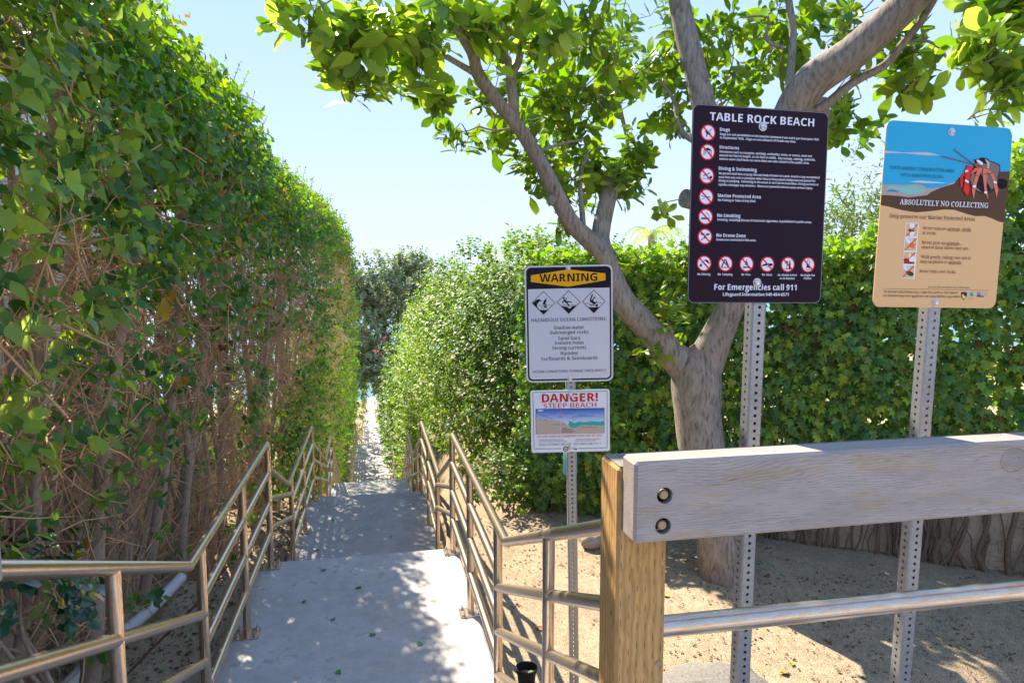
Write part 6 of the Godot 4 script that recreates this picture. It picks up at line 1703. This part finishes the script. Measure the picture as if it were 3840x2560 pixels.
func make_small_things() -> void:
	tag(part("rock", boulder(Vector3(0.12, 0.085, 0.10), 3.0), mats.rock, self, Transform3D(Basis.IDENTITY, Vector3(1.86, -0.70, -5.55))), "small pale rock on sunlit soil behind the wooden post", "rock")
	var slab_stone: StandardMaterial3D = mats.rock.duplicate()
	slab_stone.albedo_color = Color(0.80, 0.80, 0.80)  # rock tone darkened to stand in for the shade over the slab
	tag(part("stone_slab", boulder(Vector3(0.36, 0.07, 0.26), 20.0, 14), slab_stone, self, Transform3D(Basis.IDENTITY, Vector3(1.84, -0.735, -3.36))), "flat pale stone half buried under the pipe rail", "stone")
	var pot := thing("flower_pot", "small black plastic pot standing on soil by the handrail", "pot", Vector3(0.83, -0.765, -3.66))
	part("pot", lathe([[0.0, 0.0], [0.045, 0.0], [0.058, 0.10], [0.064, 0.10], [0.064, 0.118], [0.056, 0.118], [0.050, 0.05], [0.0, 0.05]], 20), mats.black_plastic, pot)
	part("potting_soil", lathe([[0.052, 0.07], [0.03, 0.078], [0.0, 0.076]], 14), mats.soil, pot)
	var oval := leaf_mesh([0.03, 0.28, 0.34, 0.22, 0.0], 0.25, 0.1)
	part("leaf", oval, plain(lin(0.10, 0.25, 0.04), 0.5), pot, Transform3D(pose(Vector3(1, 0.2, 0.3), Vector3.UP, 0.05), Vector3(0.005, 0.082, 0.0)))
	part("leaf", oval, plain(lin(0.18, 0.07, 0.05), 0.7), pot, Transform3D(pose(Vector3(-1, 0.3, 0.4), Vector3.UP, 0.05), Vector3(0.0, 0.082, -0.01)))
	# drain pipe with ribs, hose and thin black line under the hedge
	var st := begin()
	var pts := []
	var radii := []
	var curve := smooth([-1.46, -0.66, -5.35, 0.05, -1.52, -0.64, -4.8, 0.05, -1.60, -0.60, -4.3, 0.05, -1.64, -0.56, -3.7, 0.05], 60)
	for i in curve[0].size():
		pts.append(curve[0][i])
		radii.append(0.036 + (0.005 if (i / 2) % 2 == 0 else 0.0))
	add_tube(st, pts, radii, 14)
	tag(part("drain_pipe", st.commit(), mats.white_plastic, self), "white ribbed drain pipe lying under the hedge stems", "pipe")
	var c := smooth([-1.18, -0.70, -5.6, 0.007, -1.28, -0.70, -4.9, 0.007, -1.40, -0.69, -4.3, 0.007, -1.5, -0.66, -3.6, 0.007], 6)
	tag(part("hose", tube_mesh(c[0], c[1], 8), mats.hose, self), "thin dark red hose on soil beside the first landing", "hose")
	c = smooth([-1.0, -0.80, -5.6, 0.009, -1.0, -1.05, -6.2, 0.009, -1.0, -1.38, -7.0, 0.009], 5)
	tag(part("irrigation_line", tube_mesh(c[0], c[1], 8), mats.black_plastic, self), "thin black irrigation line beside the second landing", "pipe")
	for q in [[0.735, -5.05, -0.60, "short steel pipe stub beside the landing edge, the farther one"], [0.745, -4.25, -0.56, "short steel pipe stub beside the landing edge, the nearer one"]]:
		var stub := thing("pipe_stub", q[3], "pipe", Vector3(q[0], -0.8, q[1]), "pipe stubs by the landing")
		part("tube", pipe(Vector3.ZERO, Vector3(0, q[2] + 0.79, 0), 0.021), mats.steel, stub)
		part("cap", lathe([[0.024, q[2] + 0.76], [0.024, q[2] + 0.792], [0.018, q[2] + 0.80], [0.0, q[2] + 0.80]], 14), mats.steel, stub)
	# walls behind the hedge
	var wall := thing("garden_wall", "pale stucco garden wall seen between the hedge stems", "wall", Vector3(-2.35, 0, 0))
	for i in 5:
		var z := -0.2 - 3.2 * i
		part("wall", box_mesh(Vector3(-0.2, slope(z - 3.2) - 0.5, z - 3.198), Vector3(0, 1.0 + slope(z - 1.6) * 0.6, z), 0.015), mats.stucco, wall)
	var house := thing("house", "white house whose eave shows over the tall hedge", "house", Vector3(-3.6, 0, 0))
	part("wall", box_mesh(Vector3(-6, -6, -12.0), Vector3(0, 5.7, -0.5)), mats.white_stucco, house)
	part("roof", box_mesh(Vector3(-6.2, 5.702, -12.4), Vector3(0.22, 5.90, -0.3), 0.01), mats.white_stucco, house)
	# a glossy plant at the foot of the barrier
	var g := thing("glossy_plant", "dark glossy plant under the near handrail", "plant", Vector3(-1.36, -0.1, -2.75))
	var places := []
	for i in 26:
		var d := any_dir()
		d.y = absf(d.y) * 0.8 - 0.25
		var col := [Color(0.025, 0.085, 0.04), Color(0.04, 0.11, 0.045), Color(0.03, 0.10, 0.06)] if rng.randf() < 0.96 else [Color(0.5, 0.2, 0.02), Color(0.45, 0.33, 0.03)]
		sprig(places, Vector3(0.0, 0.46, 0.0) + d * Vector3(0.22, 0.26, 0.28), d + Vector3(0, 0.4, 0), 0.13, 7, 0.075, col, 1.0)
	branches(g, Vector3(0, 0, 0), [[Vector3(0, 0.46, 0), Vector3(0.2, 0.25, 0.25)]], 9, 0.012)
	foliage([leaf_mesh([0.03, 0.25, 0.33, 0.33, 0.22, 0.0], 0.25, 0.15)], mats.glossy_leaf, places, g, 180)
	# a clump of strap leaves by the far rail
	var strap := thing("strap_plant", "clump of long arching leaves beside the far landing", "plant", Vector3(-0.92, -5.6, -24.5))
	var blade := leafy(0.45, Color(0.9, 1.0, 0.5))
	blade.vertex_color_use_as_albedo = false
	blade.albedo_color = lin(0.12, 0.2, 0.07)
	for i in 34:
		var a := rng.randf_range(-1.6, 1.6)
		var p := Vector3(rng.randfn() * 0.15, rng.randf_range(0.2, 2.0), rng.randfn() * 0.7)
		var v := Vector3(cos(a) * 0.7, 1.0, sin(a) * 0.8).normalized()
		var sb := begin()
		for k in 8:
			var q := p + v * 0.11
			var side := v.cross(Vector3.UP + Vector3(0.01, 0, 0.02)).normalized() * 0.025 * sin(PI * (k + 1.5) / 10.0)
			quad(sb, p - side, p + side, q + side, q - side)
			p = q
			v = (v + Vector3(0.04, -0.30, 0)).normalized()
		part("blade", sb.commit(), blade, strap)
	# fallen leaves that lie singly
	var fallen := leaf_mesh([0.02, 0.26, 0.36, 0.30, 0.14, 0.0], 0.5, 0.2, 0.3)
	var shades := [lin(0.09, 0.24, 0.05), lin(0.14, 0.30, 0.05), lin(0.35, 0.30, 0.05), lin(0.28, 0.11, 0.05)]
	for f in [[-0.42, -0.66, -5.25, 0], [-0.12, -0.66, -4.9, 0], [-0.3, -0.66, -4.45, 0], [-0.05, -0.66, -4.2, 0], [-0.25, -0.66, -3.85, 0], [0.22, -0.66, -4.05, 0], [-0.5, -0.66, -4.75, 1], [-0.62, -1.34, -7.4, 0], [-0.35, -1.34, -7.9, 1], [-0.55, -1.34, -8.3, 0], [-0.1, -1.34, -7.0, 0], [0.15, -1.34, -7.6, 1]]:
		var o := part("fallen_leaf", fallen, plain(shades[f[3]], 0.5), self, Transform3D(pose(Vector3(rng.randfn(), 0.0, rng.randfn()), (Vector3.UP + any_dir() * 0.3).normalized(), rng.randf_range(0.045, 0.06)), Vector3(f[0], f[1] + 0.006, f[2])))
		o.name = numbered("fallen_leaf")
		tag(o, "small green leaf fallen on the nearest concrete landing" if f[1] > -1.0 else "small green leaf fallen on the second landing down", "leaf", "leaves fallen on the nearest landing" if f[1] > -1.0 else "leaves fallen on the second landing")
	for i in 16:
		var x := rng.randf_range(1.0, 4.2)
		var z := rng.randf_range(-5.2, -2.6)
		var o := part("dry_leaf", fallen, plain(shades[2 + i % 2], 0.7), self, Transform3D(pose(Vector3(rng.randfn(), 0.0, rng.randfn()), (Vector3.UP + any_dir() * 0.4).normalized(), rng.randf_range(0.05, 0.08)), Vector3(x, ground_height(x, z) + 0.010, z)))
		o.name = numbered("dry_leaf")
		tag(o, "yellowed leaf lying on the sandy soil under the tree" if i % 2 == 0 else "brown dry leaf lying on the sandy soil under the tree", "leaf", "yellowed leaves on the soil" if i % 2 == 0 else "brown dry leaves on the soil")
	# litter
	var bits := []
	for i in 9000:
		var left := rng.randf() < 0.4
		var x := rng.randf_range(-2.2, -0.96) if left else rng.randf_range(0.75, 4.6)
		var z := rng.randf_range(-9.5, -2.4) if left else rng.randf_range(-6.6, -2.2)
		if not left and noise.get_noise_2d(x * 6.0, z * 6.0) < -0.22: continue
		var k := rng.randf_range(0.5, 1.4)
		var col := Color(0.20 * k, 0.14 * k, 0.08 * k)
		if rng.randf() < 0.10: col = Color(0.10, 0.18, 0.04)
		var base := pose(Vector3(rng.randfn(), rng.randfn() * 0.1, rng.randfn()), (Vector3.UP + any_dir() * 0.4).normalized(), rng.randf_range(0.012, 0.05) if left else rng.randf_range(0.008, 0.03))
		if rng.randf() < 0.5: base.x *= 0.3
		bits.append([Transform3D(base, Vector3(x, ground_height(x, z) + 0.006, z)), col])
	var litter := Node3D.new()
	litter.name = "leaf_litter"
	add_child(litter)
	tag(litter, "brown leaf litter and twigs scattered over the soil", "litter", "", "stuff")
	spread("litter", fallen, mats.dry_leaf, bits, litter)

func _ready() -> void:
	rng.seed = 20240611
	noise.seed = 7
	noise.frequency = 0.05
	cam = Camera3D.new()
	cam.name = "camera"
	cam.position = Vector3(0, 1.6, 0)
	cam.rotation_degrees = Vector3(-5.43, -11.5, 0)
	cam.fov = 53.13
	cam.near = 0.05
	cam.far = 8000
	add_child(cam)
	var env := Environment.new()
	env.background_mode = Environment.BG_SKY
	var sky := ProceduralSkyMaterial.new()
	sky.sky_top_color = Color(0.52, 0.66, 0.885)
	sky.sky_horizon_color = Color(0.75, 0.81, 0.875)
	sky.sky_curve = 0.22
	sky.ground_horizon_color = Color(0.62, 0.68, 0.72)
	sky.ground_bottom_color = Color(0.35, 0.33, 0.30)
	sky.sun_angle_max = 1.0
	sky.energy_multiplier = 0.60
	env.sky = Sky.new()
	env.sky.sky_material = sky
	env.tonemap_mode = Environment.TONE_MAPPER_LINEAR
	env.tonemap_exposure = 3.15
	env.sdfgi_enabled = true
	env.ssao_enabled = true
	env.ssil_enabled = true
	var world := WorldEnvironment.new()
	world.name = "environment"
	world.environment = env
	add_child(world)
	var sun := DirectionalLight3D.new()
	sun.name = "sun"
	sun.light_energy = 1.42
	sun.light_color = Color(1.0, 0.95, 0.86)
	sun.light_angular_distance = 0.5
	sun.shadow_enabled = true
	sun.look_at_from_position(Vector3(-0.39, 1.0, -0.93) * 30.0, Vector3.ZERO)
	add_child(sun)
	make_materials()
	make_ground()
	make_stairway()
	make_handrail(-0.82, -1.15, "steel pipe handrail along the tall hedge")
	make_handrail(0.605, -1.775, "steel pipe handrail running from the wooden post along the sunny side")
	make_barriers()
	make_ivy_wall()
	make_left_hedge()
	make_shrubs()
	make_palm()
	make_tree()
	make_signs()
	make_small_things()
